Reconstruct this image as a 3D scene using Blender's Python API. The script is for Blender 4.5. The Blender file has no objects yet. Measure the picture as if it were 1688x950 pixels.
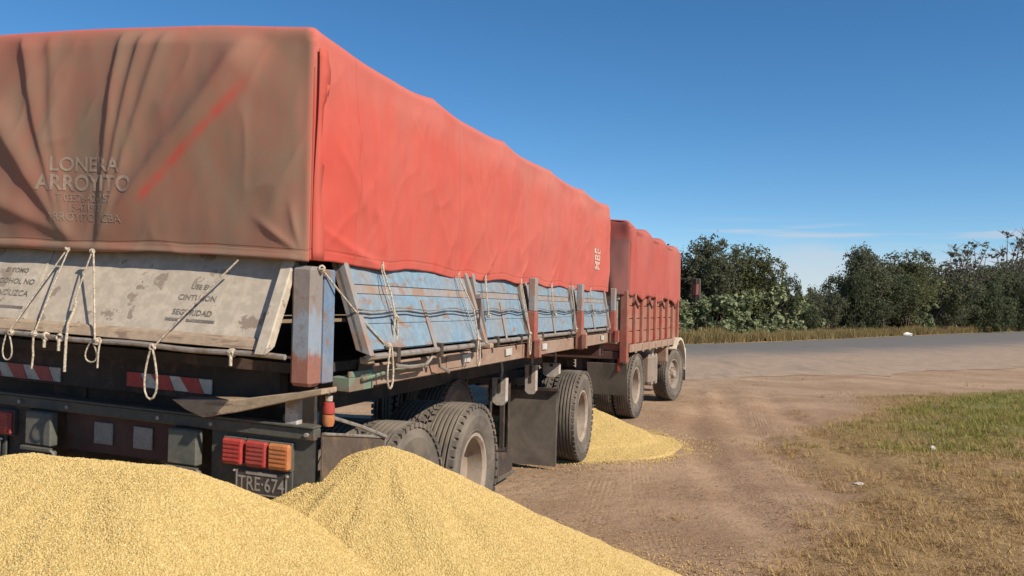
import bpy, bmesh, math, random
import numpy as np
from mathutils import Vector, Matrix, noise as mnoise
R = math.radians
S = bpy.context.scene
COL = S.collection
random.seed(7)
rng = np.random.default_rng(11)

# ------------------------------------------------------------------ camera
EYE = 1.79
cd = bpy.data.cameras.new('camera'); cam = bpy.data.objects.new('camera', cd); COL.objects.link(cam)
cd.sensor_width = 36; cd.lens = 36 * 1450 / 1688; cd.clip_start = 0.05; cd.clip_end = 3000
_p, _r = R(1.09), R(1.2)
fw = Vector((0, math.cos(_p), math.sin(_p))); r0 = Vector((1, 0, 0)); u0 = r0.cross(fw)
rt = r0 * math.cos(_r) + u0 * math.sin(_r); up = -r0 * math.sin(_r) + u0 * math.cos(_r)
cam.matrix_world = Matrix(((rt.x, up.x, -fw.x, 0), (rt.y, up.y, -fw.y, 0), (rt.z, up.z, -fw.z, EYE), (0, 0, 0, 1)))
S.camera = cam
S.render.resolution_x = 1024; S.render.resolution_y = 576

# ------------------------------------------------------------------ sky and sun
SUN_AZ, SUN_EL = R(129), R(38)          # clockwise from +Y
sdir = Vector((math.sin(SUN_AZ) * math.cos(SUN_EL), math.cos(SUN_AZ) * math.cos(SUN_EL), math.sin(SUN_EL)))
W = bpy.data.worlds.new('World'); S.world = W; W.use_nodes = True
wn, wl = W.node_tree.nodes, W.node_tree.links
wn.clear()
def N(nt, typ, **kw):
    n = nt.nodes.new(typ)
    for k, v in kw.items():
        if k.startswith('i_'): n.inputs[k[2:].replace('_', ' ')].default_value = v
        else: setattr(n, k, v)
    return n
wt = W.node_tree
sky = N(wt, 'ShaderNodeTexSky', sky_type='NISHITA', sun_disc=False, sun_elevation=SUN_EL, sun_rotation=SUN_AZ,
        altitude=1000, air_density=0.85, dust_density=0.1, ozone_density=4.0)
tc = N(wt, 'ShaderNodeTexCoord')
sep = N(wt, 'ShaderNodeSeparateXYZ'); wl.new(tc.outputs['Generated'], sep.inputs[0])
mp = N(wt, 'ShaderNodeMapping'); mp.inputs['Scale'].default_value = (2.6, 2.6, 26); mp.inputs['Location'].default_value = (0.35, 0.1, 0.4)
wl.new(tc.outputs['Generated'], mp.inputs[0])
cn = N(wt, 'ShaderNodeTexNoise', i_Scale=1.6, i_Detail=6.0, i_Roughness=0.5); wl.new(mp.outputs[0], cn.inputs['Vector'])
def wmath(op, a, b_):
    n = N(wt, 'ShaderNodeMath', operation=op)
    for k, v in ((0, a), (1, b_)):
        if isinstance(v, bpy.types.NodeSocket): wl.new(v, n.inputs[k])
        else: n.inputs[k].default_value = v
    return n.outputs[0]
def wramp(v, lo, hi):
    n = N(wt, 'ShaderNodeMapRange', interpolation_type='SMOOTHSTEP'); wl.new(v, n.inputs[0]); n.inputs[1].default_value = lo; n.inputs[2].default_value = hi
    return n.outputs[0]
mp2 = N(wt, 'ShaderNodeMapping'); mp2.inputs['Scale'].default_value = (3.0, 3.0, 70); mp2.inputs['Location'].default_value = (0.2, 0.55, 0.0)
wl.new(tc.outputs['Generated'], mp2.inputs[0])
cn2 = N(wt, 'ShaderNodeTexNoise', i_Scale=1.5, i_Detail=5.0, i_Roughness=0.5); wl.new(mp2.outputs[0], cn2.inputs['Vector'])
bank = wramp(wmath('ADD', sep.outputs['Z'], wmath('MULTIPLY', wmath('SUBTRACT', cn.outputs['Fac'], 0.5), 0.10)), 0.074, 0.052)
wisp = wmath('MULTIPLY', wramp(cn2.outputs['Fac'], 0.53, 0.70), wramp(wmath('ABSOLUTE', wmath('SUBTRACT', sep.outputs['Z'], 0.082), 0), 0.022, 0.004))
cm = N(wt, 'ShaderNodeMath', operation='MAXIMUM'); wl.new(bank, cm.inputs[0]); wl.new(wisp, cm.inputs[1])
cm2 = N(wt, 'ShaderNodeMath', operation='MULTIPLY'); wl.new(cm.outputs[0], cm2.inputs[0]); cm2.inputs[1].default_value = 0.6
mixc = N(wt, 'ShaderNodeMix', data_type='RGBA'); wl.new(cm2.outputs[0], mixc.inputs[0])
hsv = N(wt, 'ShaderNodeHueSaturation', i_Hue=0.496, i_Saturation=1.2, i_Value=1.08); wl.new(sky.outputs[0], hsv.inputs['Color']); wl.new(hsv.outputs[0], mixc.inputs[6])
mixc.inputs[7].default_value = (5.2, 5.5, 6.1, 1)
bg = N(wt, 'ShaderNodeBackground'); bg.inputs[1].default_value = 0.095
wl.new(mixc.outputs[2], bg.inputs[0])
wo = N(wt, 'ShaderNodeOutputWorld'); wl.new(bg.outputs[0], wo.inputs[0])
sl = bpy.data.lights.new('sun', 'SUN'); so = bpy.data.objects.new('sun', sl); COL.objects.link(so)
sl.energy = 4.9; sl.angle = R(0.53); sl.color = (1.0, 0.90, 0.76)
so.rotation_euler = sdir.to_track_quat('Z', 'Y').to_euler(); so.location = sdir * 60
VS = S.view_settings
VS.view_transform = 'Standard'; VS.look = 'None'; VS.gamma = 1.0; VS.exposure = 0.3; VS.use_curve_mapping = False

# ------------------------------------------------------------------ materials
MATS = {}
def newmat(name):
    m = bpy.data.materials.new(name); m.use_nodes = True
    nt = m.node_tree; b = nt.nodes['Principled BSDF']; b.inputs['Specular IOR Level'].default_value = 0.3
    MATS[name] = m
    return m, nt, b
def rgb(c): return (c[0], c[1], c[2], 1)
def mixn(nt, fac, a, b):
    n = nt.nodes.new('ShaderNodeMix'); n.data_type = 'RGBA'
    for sock, v in ((n.inputs[0], fac), (n.inputs[6], a), (n.inputs[7], b)):
        if isinstance(v, bpy.types.NodeSocket): nt.links.new(v, sock)
        elif isinstance(v, (int, float)): sock.default_value = v
        else: sock.default_value = rgb(v)
    return n.outputs[2]
def math_n(nt, op, a, b=None, clamp=False):
    n = nt.nodes.new('ShaderNodeMath'); n.operation = op; n.use_clamp = clamp
    for i, v in enumerate((a, b)):
        if v is None: continue
        if isinstance(v, bpy.types.NodeSocket): nt.links.new(v, n.inputs[i])
        else: n.inputs[i].default_value = v
    return n.outputs[0]
def ramp(nt, v, lo, hi):
    n = nt.nodes.new('ShaderNodeMapRange'); n.interpolation_type = 'SMOOTHSTEP'
    nt.links.new(v, n.inputs[0]); n.inputs[1].default_value = lo; n.inputs[2].default_value = hi
    return n.outputs[0]
def noise_n(nt, scale, detail=5, rough=0.6, stretch=None, coord='Object', dist=0):
    tcn = nt.nodes.new('ShaderNodeTexCoord'); out = tcn.outputs[coord]
    if stretch:
        m = nt.nodes.new('ShaderNodeMapping'); m.inputs['Scale'].default_value = stretch
        nt.links.new(out, m.inputs[0]); out = m.outputs[0]
    n = nt.nodes.new('ShaderNodeTexNoise'); n.inputs['Scale'].default_value = scale
    n.inputs['Detail'].default_value = detail; n.inputs['Roughness'].default_value = rough; n.inputs['Distortion'].default_value = dist
    nt.links.new(out, n.inputs['Vector'])
    return n.outputs['Fac']
def attr(nt, name):
    n = nt.nodes.new('ShaderNodeAttribute'); n.attribute_name = name
    return n
def bump(nt, b, h, strength, dist):
    n = nt.nodes.new('ShaderNodeBump'); n.inputs['Strength'].default_value = strength; n.inputs['Distance'].default_value = dist
    nt.links.new(h, n.inputs['Height']); nt.links.new(n.outputs[0], b.inputs['Normal'])
def worn(name, base, wear, dust=(0.30, 0.22, 0.16), wl_=(0.58, 0.64), ws=7, stretch=None, dust_amt=0.35, rough=0.75, metal=0.0, bs=60, bstr=0.25):
    """paint with chipped patches and a film of dust"""
    m, nt, b = newmat(name)
    c = mixn(nt, ramp(nt, noise_n(nt, ws * 4, 3, 0.6), 0.35, 0.7), tuple(x * 0.82 for x in base), tuple(min(1, x * 1.1) for x in base))
    c = mixn(nt, ramp(nt, noise_n(nt, ws, 6, 0.7, stretch), *wl_), c, wear)
    d = math_n(nt, 'MULTIPLY', ramp(nt, noise_n(nt, 2.3, 6, 0.65, None, 'Object', 0.6), 0.3, 0.75), dust_amt * 1.5)
    c = mixn(nt, math_n(nt, 'ADD', d, dust_amt * 0.3), c, dust)
    nt.links.new(c, b.inputs['Base Color']); b.inputs['Roughness'].default_value = rough; b.inputs['Metallic'].default_value = metal
    bump(nt, b, noise_n(nt, bs, 6, 0.65), bstr, 0.004)
    return m
worn('blue_paint', (0.165, 0.295, 0.395), (0.23, 0.15, 0.115), wl_=(0.545, 0.63), ws=5, stretch=(1, 1, 2.5), dust_amt=0.32)
worn('blue_dark', (0.11, 0.21, 0.34), (0.20, 0.11, 0.08), wl_=(0.56, 0.62), ws=8, dust_amt=0.3)
worn('grey_blue', (0.26, 0.29, 0.32), (0.27, 0.16, 0.12), wl_=(0.5, 0.6), ws=6, dust_amt=0.5)
worn('post_paint', (0.23, 0.23, 0.25), (0.28, 0.12, 0.09), wl_=(0.48, 0.62), ws=4, dust_amt=0.35)
worn('white_paint', (0.50, 0.43, 0.335), (0.24, 0.185, 0.14), wl_=(0.585, 0.615), ws=4.5, dust=(0.34, 0.28, 0.22), dust_amt=0.25)
worn('tan_wood', (0.40, 0.30, 0.20), (0.20, 0.13, 0.09), wl_=(0.52, 0.62), ws=6, stretch=(1, 6, 6), dust_amt=0.35)
worn('rust_rail', (0.30, 0.17, 0.12), (0.33, 0.24, 0.18), wl_=(0.48, 0.6), ws=3, stretch=(1, 1, 3), dust_amt=0.55)
worn('red_paint', (0.32, 0.065, 0.045), (0.16, 0.07, 0.055), wl_=(0.55, 0.65), ws=7, dust_amt=0.4)
worn('truck_red', (0.36, 0.085, 0.055), (0.19, 0.08, 0.06), wl_=(0.54, 0.66), ws=4, stretch=(2, 2, 0.7), dust_amt=0.38)
worn('red_dirty', (0.085, 0.03, 0.025), (0.06, 0.04, 0.03), ws=5, dust_amt=0.25, dust=(0.16, 0.12, 0.09))
worn('green_paint', (0.12, 0.24, 0.175), (0.15, 0.11, 0.08), wl_=(0.48, 0.58), ws=7, dust_amt=0.3)
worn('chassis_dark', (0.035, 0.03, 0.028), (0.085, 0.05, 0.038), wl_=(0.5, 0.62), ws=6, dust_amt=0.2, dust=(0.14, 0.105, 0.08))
worn('bumper_grey', (0.07, 0.076, 0.066), (0.13, 0.08, 0.055), wl_=(0.54, 0.64), ws=7, dust_amt=0.3, dust=(0.16, 0.13, 0.1))
worn('stanchion_paint', (0.06, 0.08, 0.072), (0.12, 0.1, 0.085), wl_=(0.56, 0.62), ws=8, dust_amt=0.3, dust=(0.22, 0.18, 0.14))
worn('skirt_rust', (0.085, 0.06, 0.045), (0.14, 0.09, 0.06), wl_=(0.5, 0.62), ws=6, dust_amt=0.3, dust=(0.18, 0.14, 0.1))
worn('rubber_flap', (0.085, 0.075, 0.062), (0.05, 0.045, 0.04), wl_=(0.55, 0.66), ws=6, stretch=(1, 1, .5), dust_amt=0.5, dust=(0.20, 0.165, 0.13), rough=0.9)
worn('tyre_rubber', (0.06, 0.055, 0.05), (0.045, 0.042, 0.04), ws=9, dust_amt=0.6, dust=(0.20, 0.165, 0.13), rough=0.92)
worn('tyre_rubber_far', (0.07, 0.065, 0.06), (0.05, 0.047, 0.045), ws=9, dust_amt=0.6, dust=(0.22, 0.18, 0.15), rough=0.92)
worn('rim_paint', (0.34, 0.28, 0.225), (0.18, 0.12, 0.09), wl_=(0.52, 0.64), ws=7, dust_amt=0.5, dust=(0.32, 0.25, 0.19))
worn('pale_metal', (0.50, 0.46, 0.41), (0.25, 0.19, 0.14), ws=9, wl_=(0.55, 0.65), dust_amt=0.35)
worn('pipe_metal', (0.34, 0.32, 0.29), (0.20, 0.15, 0.115), ws=12, wl_=(0.5, 0.6), dust_amt=0.3, rough=0.55, metal=0.3)
worn('cream_paint', (0.66, 0.61, 0.49), (0.40, 0.3, 0.2), ws=8, dust_amt=0.3)
worn('grey_tank', (0.20, 0.18, 0.155), (0.16, 0.13, 0.1), ws=7, dust_amt=0.45)
worn('lens_red', (0.42, 0.03, 0.03), (0.33, 0.03, 0.03), ws=9, dust_amt=0.15, rough=0.3, bstr=0.05)
worn('lens_amber', (0.52, 0.17, 0.05), (0.45, 0.15, 0.05), ws=9, dust_amt=0.2, rough=0.3, bstr=0.05)
worn('reflector_red', (0.50, 0.045, 0.05), (0.4, 0.05, 0.05), ws=9, dust_amt=0.25, rough=0.4, bstr=0.05)
worn('reflector_white', (0.62, 0.62, 0.58), (0.5, 0.48, 0.45), ws=9, dust_amt=0.25, rough=0.4, bstr=0.05)
worn('plate_black', (0.035, 0.03, 0.028), (0.08, 0.06, 0.05), ws=9, dust_amt=0.25, dust=(0.15, 0.12, 0.1))
worn('plate_white', (0.34, 0.31, 0.27), (0.24, 0.2, 0.17), ws=20, dust_amt=0.3, dust=(0.2, 0.16, 0.13))
worn('sign_ink', (0.085, 0.08, 0.075), (0.30, 0.27, 0.23), ws=26, wl_=(0.53, 0.6), dust_amt=0.3, dust=(0.3, 0.25, 0.2))
worn('tarp_ink', (0.37, 0.285, 0.215), (0.29, 0.205, 0.15), ws=18, wl_=(0.5, 0.6), dust_amt=0.25, dust=(0.34, 0.22, 0.165))
worn('side_ink', (0.66, 0.48, 0.39), (0.5, 0.24, 0.19), wl_=(0.5, 0.6), ws=14, dust_amt=0.1)
worn('mirror_dark', (0.02, 0.02, 0.02), (0.04, 0.04, 0.04), ws=9, dust_amt=0.15, rough=0.5)
worn('litter_white', (0.75, 0.75, 0.73), (0.6, 0.6, 0.58), ws=9, dust_amt=0.1)
m, nt, b = newmat('mirror_glass'); b.inputs['Base Color'].default_value = (0.6, 0.65, 0.7, 1); b.inputs['Metallic'].default_value = 1; b.inputs['Roughness'].default_value = 0.06
m, nt, b = newmat('windscreen'); b.inputs['Base Color'].default_value = (0.02, 0.025, 0.03, 1); b.inputs['Roughness'].default_value = 0.08
# corner post: grey top, old blue middle, red primer foot
m, nt, b = newmat('post_banded')
tcn = nt.nodes.new('ShaderNodeTexCoord'); sx = nt.nodes.new('ShaderNodeSeparateXYZ'); nt.links.new(tcn.outputs['Object'], sx.inputs[0])
zz = math_n(nt, 'ADD', sx.outputs['Z'], math_n(nt, 'MULTIPLY', math_n(nt, 'SUBTRACT', noise_n(nt, 9, 6, 0.7, (1, 1, .4)), 0.5), 0.35))
c = mixn(nt, ramp(nt, zz, 1.50, 1.56), (0.27, 0.12, 0.09), (0.24, 0.28, 0.33))
c = mixn(nt, ramp(nt, zz, 1.68, 1.76), c, (0.235, 0.20, 0.18))
c = mixn(nt, math_n(nt, 'MULTIPLY', ramp(nt, noise_n(nt, 14, 6, 0.7), 0.5, 0.7), 0.6), c, (0.17, 0.10, 0.08))
nt.links.new(c, b.inputs['Base Color']); b.inputs['Roughness'].default_value = 0.8; bump(nt, b, noise_n(nt, 30, 6, 0.65), 0.5, 0.006)
# rope
m, nt, b = newmat('rope_fibre')
nt.links.new(mixn(nt, ramp(nt, noise_n(nt, 90, 3), 0.35, 0.65), (0.56, 0.49, 0.38), (0.30, 0.24, 0.18)), b.inputs['Base Color'])
b.inputs['Roughness'].default_value = 0.95; bump(nt, b, noise_n(nt, 260, 2), 0.6, 0.003)
m, nt, b = newmat('cord_dark')
b.inputs['Base Color'].default_value = (0.05, 0.06, 0.075, 1); b.inputs['Roughness'].default_value = 0.9
# tarpaulin: red canvas, dust film and the truck rear's painted shade in a vertex attribute
def tarp_mat(name, red, dust, fade):
    m, nt, b = newmat(name)
    red_v = mixn(nt, ramp(nt, noise_n(nt, 1.7, 6, 0.6, (1, 1, 0.6)), 0.3, 0.72), red, (red[0] * 0.95, red[1] * 1.25, red[2] * 1.25))
    red_v = mixn(nt, math_n(nt, 'MULTIPLY', ramp(nt, noise_n(nt, 9, 4, 0.6, (1, 1, 0.35)), 0.45, 0.75), 0.6), red_v, (red[0] * 1.02, red[1] * 0.82, red[2] * 0.8))
    nz = ramp(nt, noise_n(nt, 3.4, 8, 0.68, (1, 1, 0.55), 'Object', 0.4), 0.25, 0.8)
    fz = ramp(nt, noise_n(nt, 2.1, 8, 0.7, (1, 1, 0.3), 'Object', 0.5), 0.2, 0.85)
    c = mixn(nt, math_n(nt, 'MULTIPLY', attr(nt, 'fade').outputs['Fac'], math_n(nt, 'ADD', math_n(nt, 'MULTIPLY', fz, 0.8), 0.45), True), red_v, fade)
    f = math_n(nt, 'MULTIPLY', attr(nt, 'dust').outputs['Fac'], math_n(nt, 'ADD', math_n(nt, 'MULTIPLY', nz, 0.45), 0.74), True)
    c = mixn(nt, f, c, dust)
    # stitched hem line and the joints between canvas widths
    tcn = nt.nodes.new('ShaderNodeTexCoord'); sx = nt.nodes.new('ShaderNodeSeparateXYZ'); nt.links.new(tcn.outputs['Object'], sx.inputs[0])
    fr = math_n(nt, 'ABSOLUTE', math_n(nt, 'SUBTRACT', math_n(nt, 'FRACT', math_n(nt, 'MULTIPLY', math_n(nt, 'ADD', sx.outputs['Y'], 0.35), 1 / 1.55)), 0.5))
    seam = math_n(nt, 'MULTIPLY', ramp(nt, fr, 0.007, 0.003), ramp(nt, sx.outputs['Y'], 0.03, 0.06))
    hl = math_n(nt, 'MULTIPLY', ramp(nt, math_n(nt, 'ABSOLUTE', math_n(nt, 'SUBTRACT', attr(nt, 'hemd').outputs['Fac'], 0.05)), 0.009, 0.003), 1.0)
    ln = math_n(nt, 'MAXIMUM', seam, hl)
    c = mixn(nt, math_n(nt, 'MULTIPLY', ln, 0.10), c, (red[0] * .4, red[1] * .4, red[2] * .4))
    nt.links.new(c, b.inputs['Base Color']); b.inputs['Roughness'].default_value = 0.9; b.inputs['Specular IOR Level'].default_value = 0.12
    rn_ = nt.nodes.new('ShaderNodeTexNoise'); rn_.noise_type = 'RIDGED_MULTIFRACTAL'; rn_.inputs['Scale'].default_value = 1.6; rn_.inputs['Detail'].default_value = 5; rn_.inputs['Roughness'].default_value = 0.5
    mpn = nt.nodes.new('ShaderNodeMapping'); mpn.inputs['Scale'].default_value = (1, 1, 0.45); mpn.inputs['Rotation'].default_value = (0.35, 0.1, 0); nt.links.new(tcn.outputs['Object'], mpn.inputs[0]); nt.links.new(mpn.outputs[0], rn_.inputs['Vector'])
    h = math_n(nt, 'ADD', math_n(nt, 'MULTIPLY', rn_.outputs['Fac'], 0.22), math_n(nt, 'MULTIPLY', noise_n(nt, 300, 2, 0.5), 0.05))
    h = math_n(nt, 'SUBTRACT', h, math_n(nt, 'MULTIPLY', ln, 0.10))
    bump(nt, b, h, 0.55, 0.03)
    return m
tarp_mat('tarp_red', (0.51, 0.084, 0.062), (0.255, 0.178, 0.122), (0.45, 0.175, 0.14))
tarp_mat('tarp_red_truck', (0.40, 0.075, 0.06), (0.17, 0.095, 0.085), (0.38, 0.17, 0.14))  # second colour is the shade painted on the truck's rear sheet
# grain: per-grain variation
m, nt, b = newmat('grain_seed')
oi = nt.nodes.new('ShaderNodeObjectInfo')
c = mixn(nt, ramp(nt, oi.outputs['Random'], 0.0, 0.75), (0.45, 0.31, 0.105), (0.60, 0.44, 0.175))
c = mixn(nt, ramp(nt, oi.outputs['Random'], 0.80, 1.0), c, (0.64, 0.50, 0.24))
nt.links.new(c, b.inputs['Base Color']); b.inputs['Roughness'].default_value = 0.55
m, nt, b = newmat('grain_bed')
vor = nt.nodes.new('ShaderNodeTexVoronoi'); vor.inputs['Scale'].default_value = 105
tcn = nt.nodes.new('ShaderNodeTexCoord'); nt.links.new(tcn.outputs['Object'], vor.inputs['Vector'])
c = mixn(nt, ramp(nt, vor.outputs['Distance'], 0.25, 0.75), (0.55, 0.41, 0.165), (0.46, 0.335, 0.125))
nt.links.new(c, b.inputs['Base Color']); b.inputs['Roughness'].default_value = 0.7
bump(nt, b, math_n(nt, 'MULTIPLY', vor.outputs['Distance'], -1), 0.8, 0.006)
# dirt ground
m, nt, b = newmat('ground_dirt')
dn = noise_n(nt, 0.55, 8, 0.62); dn2 = noise_n(nt, 5.0, 8, 0.7); dn3 = noise_n(nt, 46, 5, 0.7)
c = mixn(nt, ramp(nt, dn, 0.32, 0.68), (0.33, 0.212, 0.128), (0.46, 0.315, 0.202))
c = mixn(nt, math_n(nt, 'MULTIPLY', ramp(nt, dn2, 0.5, 0.75), 0.55), c, (0.25, 0.16, 0.105))
c = mixn(nt, math_n(nt, 'MULTIPLY', ramp(nt, dn3, 0.56, 0.7), 0.55), c, (0.13, 0.09, 0.068))
st = noise_n(nt, 16, 6, 0.75)
va = attr(nt, 'verge').outputs['Fac']; ga = attr(nt, 'green').outputs['Fac']
vmask = ramp(nt, math_n(nt, 'ADD', va, math_n(nt, 'MULTIPLY', math_n(nt, 'SUBTRACT', noise_n(nt, 1.9, 8, 0.72), 0.5), 1.3)), 0.35, 0.75)
straw = mixn(nt, ramp(nt, st, 0.35, 0.68), (0.24, 0.15, 0.073), (0.39, 0.27, 0.125))
gmask = ramp(nt, math_n(nt, 'ADD', ga, math_n(nt, 'MULTIPLY', math_n(nt, 'SUBTRACT', noise_n(nt, 1.1, 7, 0.7), 0.5), 1.2)), 0.3, 0.85)
straw = mixn(nt, gmask, straw, (0.19, 0.175, 0.06))
c = mixn(nt, vmask, c, straw)
nt.links.new(c, b.inputs['Base Color']); b.inputs['Roughness'].default_value = 0.95; b.inputs['Specular IOR Level'].default_value = 0.15
hh = math_n(nt, 'ADD', math_n(nt, 'MULTIPLY', dn2, 1.0), math_n(nt, 'MULTIPLY', dn3, 0.35))
# pressed tyre marks: bands that follow gentle curves, with slanted tread bars
tcn = nt.nodes.new('ShaderNodeTexCoord'); sx = nt.nodes.new('ShaderNodeSeparateXYZ'); nt.links.new(tcn.outputs['Object'], sx.inputs[0])
trk = None
for a0, b0, c0 in ((1.1, 0.02, 0.012), (0.35, 0.13, 0.006), (2.25, 0.16, 0.004)):
    yy = math_n(nt, 'SUBTRACT', sx.outputs['Y'], 5.0)
    pth = math_n(nt, 'ADD', math_n(nt, 'ADD', math_n(nt, 'MULTIPLY', yy, b0), a0), math_n(nt, 'MULTIPLY', math_n(nt, 'MULTIPLY', yy, yy), c0))
    d = math_n(nt, 'SUBTRACT', sx.outputs['X'], pth)
    band = ramp(nt, math_n(nt, 'ABSOLUTE', d), 0.15, 0.11)
    bars = math_n(nt, 'SINE', math_n(nt, 'ADD', math_n(nt, 'MULTIPLY', sx.outputs['Y'], 70.0), math_n(nt, 'MULTIPLY', d, 95.0)))
    rib = math_n(nt, 'SINE', math_n(nt, 'MULTIPLY', d, 130.0))
    t_ = math_n(nt, 'MULTIPLY', band, math_n(nt, 'ADD', math_n(nt, 'MULTIPLY', math_n(nt, 'ADD', bars, rib), 0.035), -0.12))
    trk = t_ if trk is None else math_n(nt, 'ADD', trk, t_)
trk = math_n(nt, 'MULTIPLY', trk, math_n(nt, 'MULTIPLY', ramp(nt, noise_n(nt, 1.3, 5, 0.7), 0.42, 0.6), math_n(nt, 'SUBTRACT', 1.0, vmask)))
hh = math_n(nt, 'ADD', hh, trk)
bump(nt, b, hh, 0.85, 0.06)
# road
m, nt, b = newmat('road_asphalt')
dusty = attr(nt, 'dusty').outputs['Fac']
a1 = mixn(nt, ramp(nt, noise_n(nt, 30, 5, 0.7), 0.35, 0.7), (0.125, 0.118, 0.108), (0.19, 0.177, 0.158))
dm = ramp(nt, math_n(nt, 'ADD', dusty, math_n(nt, 'MULTIPLY', math_n(nt, 'SUBTRACT', noise_n(nt, 0.35, 7, 0.65, (1, 0.35, 1)), 0.5), 0.8)), 0.1, 1.0)
dcol = mixn(nt, ramp(nt, noise_n(nt, 3.0, 7, 0.7, (1, .5, 1)), 0.35, 0.7), (0.30, 0.225, 0.16), (0.40, 0.28, 0.188))
c = mixn(nt, dm, a1, dcol)
c = mixn(nt, math_n(nt, 'MULTIPLY', ramp(nt, noise_n(nt, 0.8, 6, 0.7, (1, .3, 1)), 0.55, 0.66), 0.35), c, (0.10, 0.09, 0.08))
nt.links.new(c, b.inputs['Base Color']); b.inputs['Roughness'].default_value = 0.9
bump(nt, b, noise_n(nt, 20, 6, 0.7), 0.4, 0.03)
# plants
def leafmat(name, ca, cb, trans=0.25, rough=0.6):
    m, nt, b = newmat(name)
    g = nt.nodes.new('ShaderNodeNewGeometry')
    c = mixn(nt, g.outputs['Random Per Island'], ca, cb)
    nt.links.new(c, b.inputs['Base Color']); b.inputs['Roughness'].default_value = rough; b.inputs['Specular IOR Level'].default_value = 0.06
    tr = nt.nodes.new('ShaderNodeBsdfTranslucent'); nt.links.new(c, tr.inputs[0])
    mx = nt.nodes.new('ShaderNodeMixShader'); mx.inputs[0].default_value = trans
    nt.links.new(b.outputs[0], mx.inputs[1]); nt.links.new(tr.outputs[0], mx.inputs[2])
    nt.links.new(mx.outputs[0], nt.nodes['Material Output'].inputs[0])
leafmat('leaf_grey_green', (0.105, 0.112, 0.066), (0.165, 0.168, 0.10), 0.42)
leafmat('leaf_dark', (0.072, 0.088, 0.046), (0.12, 0.132, 0.072), 0.42)
leafmat('leaf_olive', (0.105, 0.115, 0.052), (0.165, 0.168, 0.08), 0.42)
leafmat('leaf_broad', (0.13, 0.17, 0.07), (0.40, 0.42, 0.25), 0.35)
leafmat('leaf_bright', (0.17, 0.20, 0.05), (0.32, 0.33, 0.11), 0.35)
leafmat('straw_blade', (0.28, 0.175, 0.075), (0.52, 0.365, 0.165), 0.15, 0.8)
leafmat('green_blade', (0.17, 0.175, 0.04), (0.38, 0.34, 0.11), 0.2, 0.8)
leafmat('gold_blade', (0.21, 0.165, 0.075), (0.40, 0.31, 0.145), 0.2, 0.8)
leafmat('chaff', (0.16, 0.11, 0.075), (0.42, 0.31, 0.18), 0.0, 0.9)
worn('chaff_stone', (0.24, 0.18, 0.14), (0.14, 0.1, 0.08), ws=40, wl_=(.45, .6), dust_amt=0.2)
worn('bark', (0.12, 0.095, 0.075), (0.07, 0.055, 0.045), ws=5, dust_amt=0.1)

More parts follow.
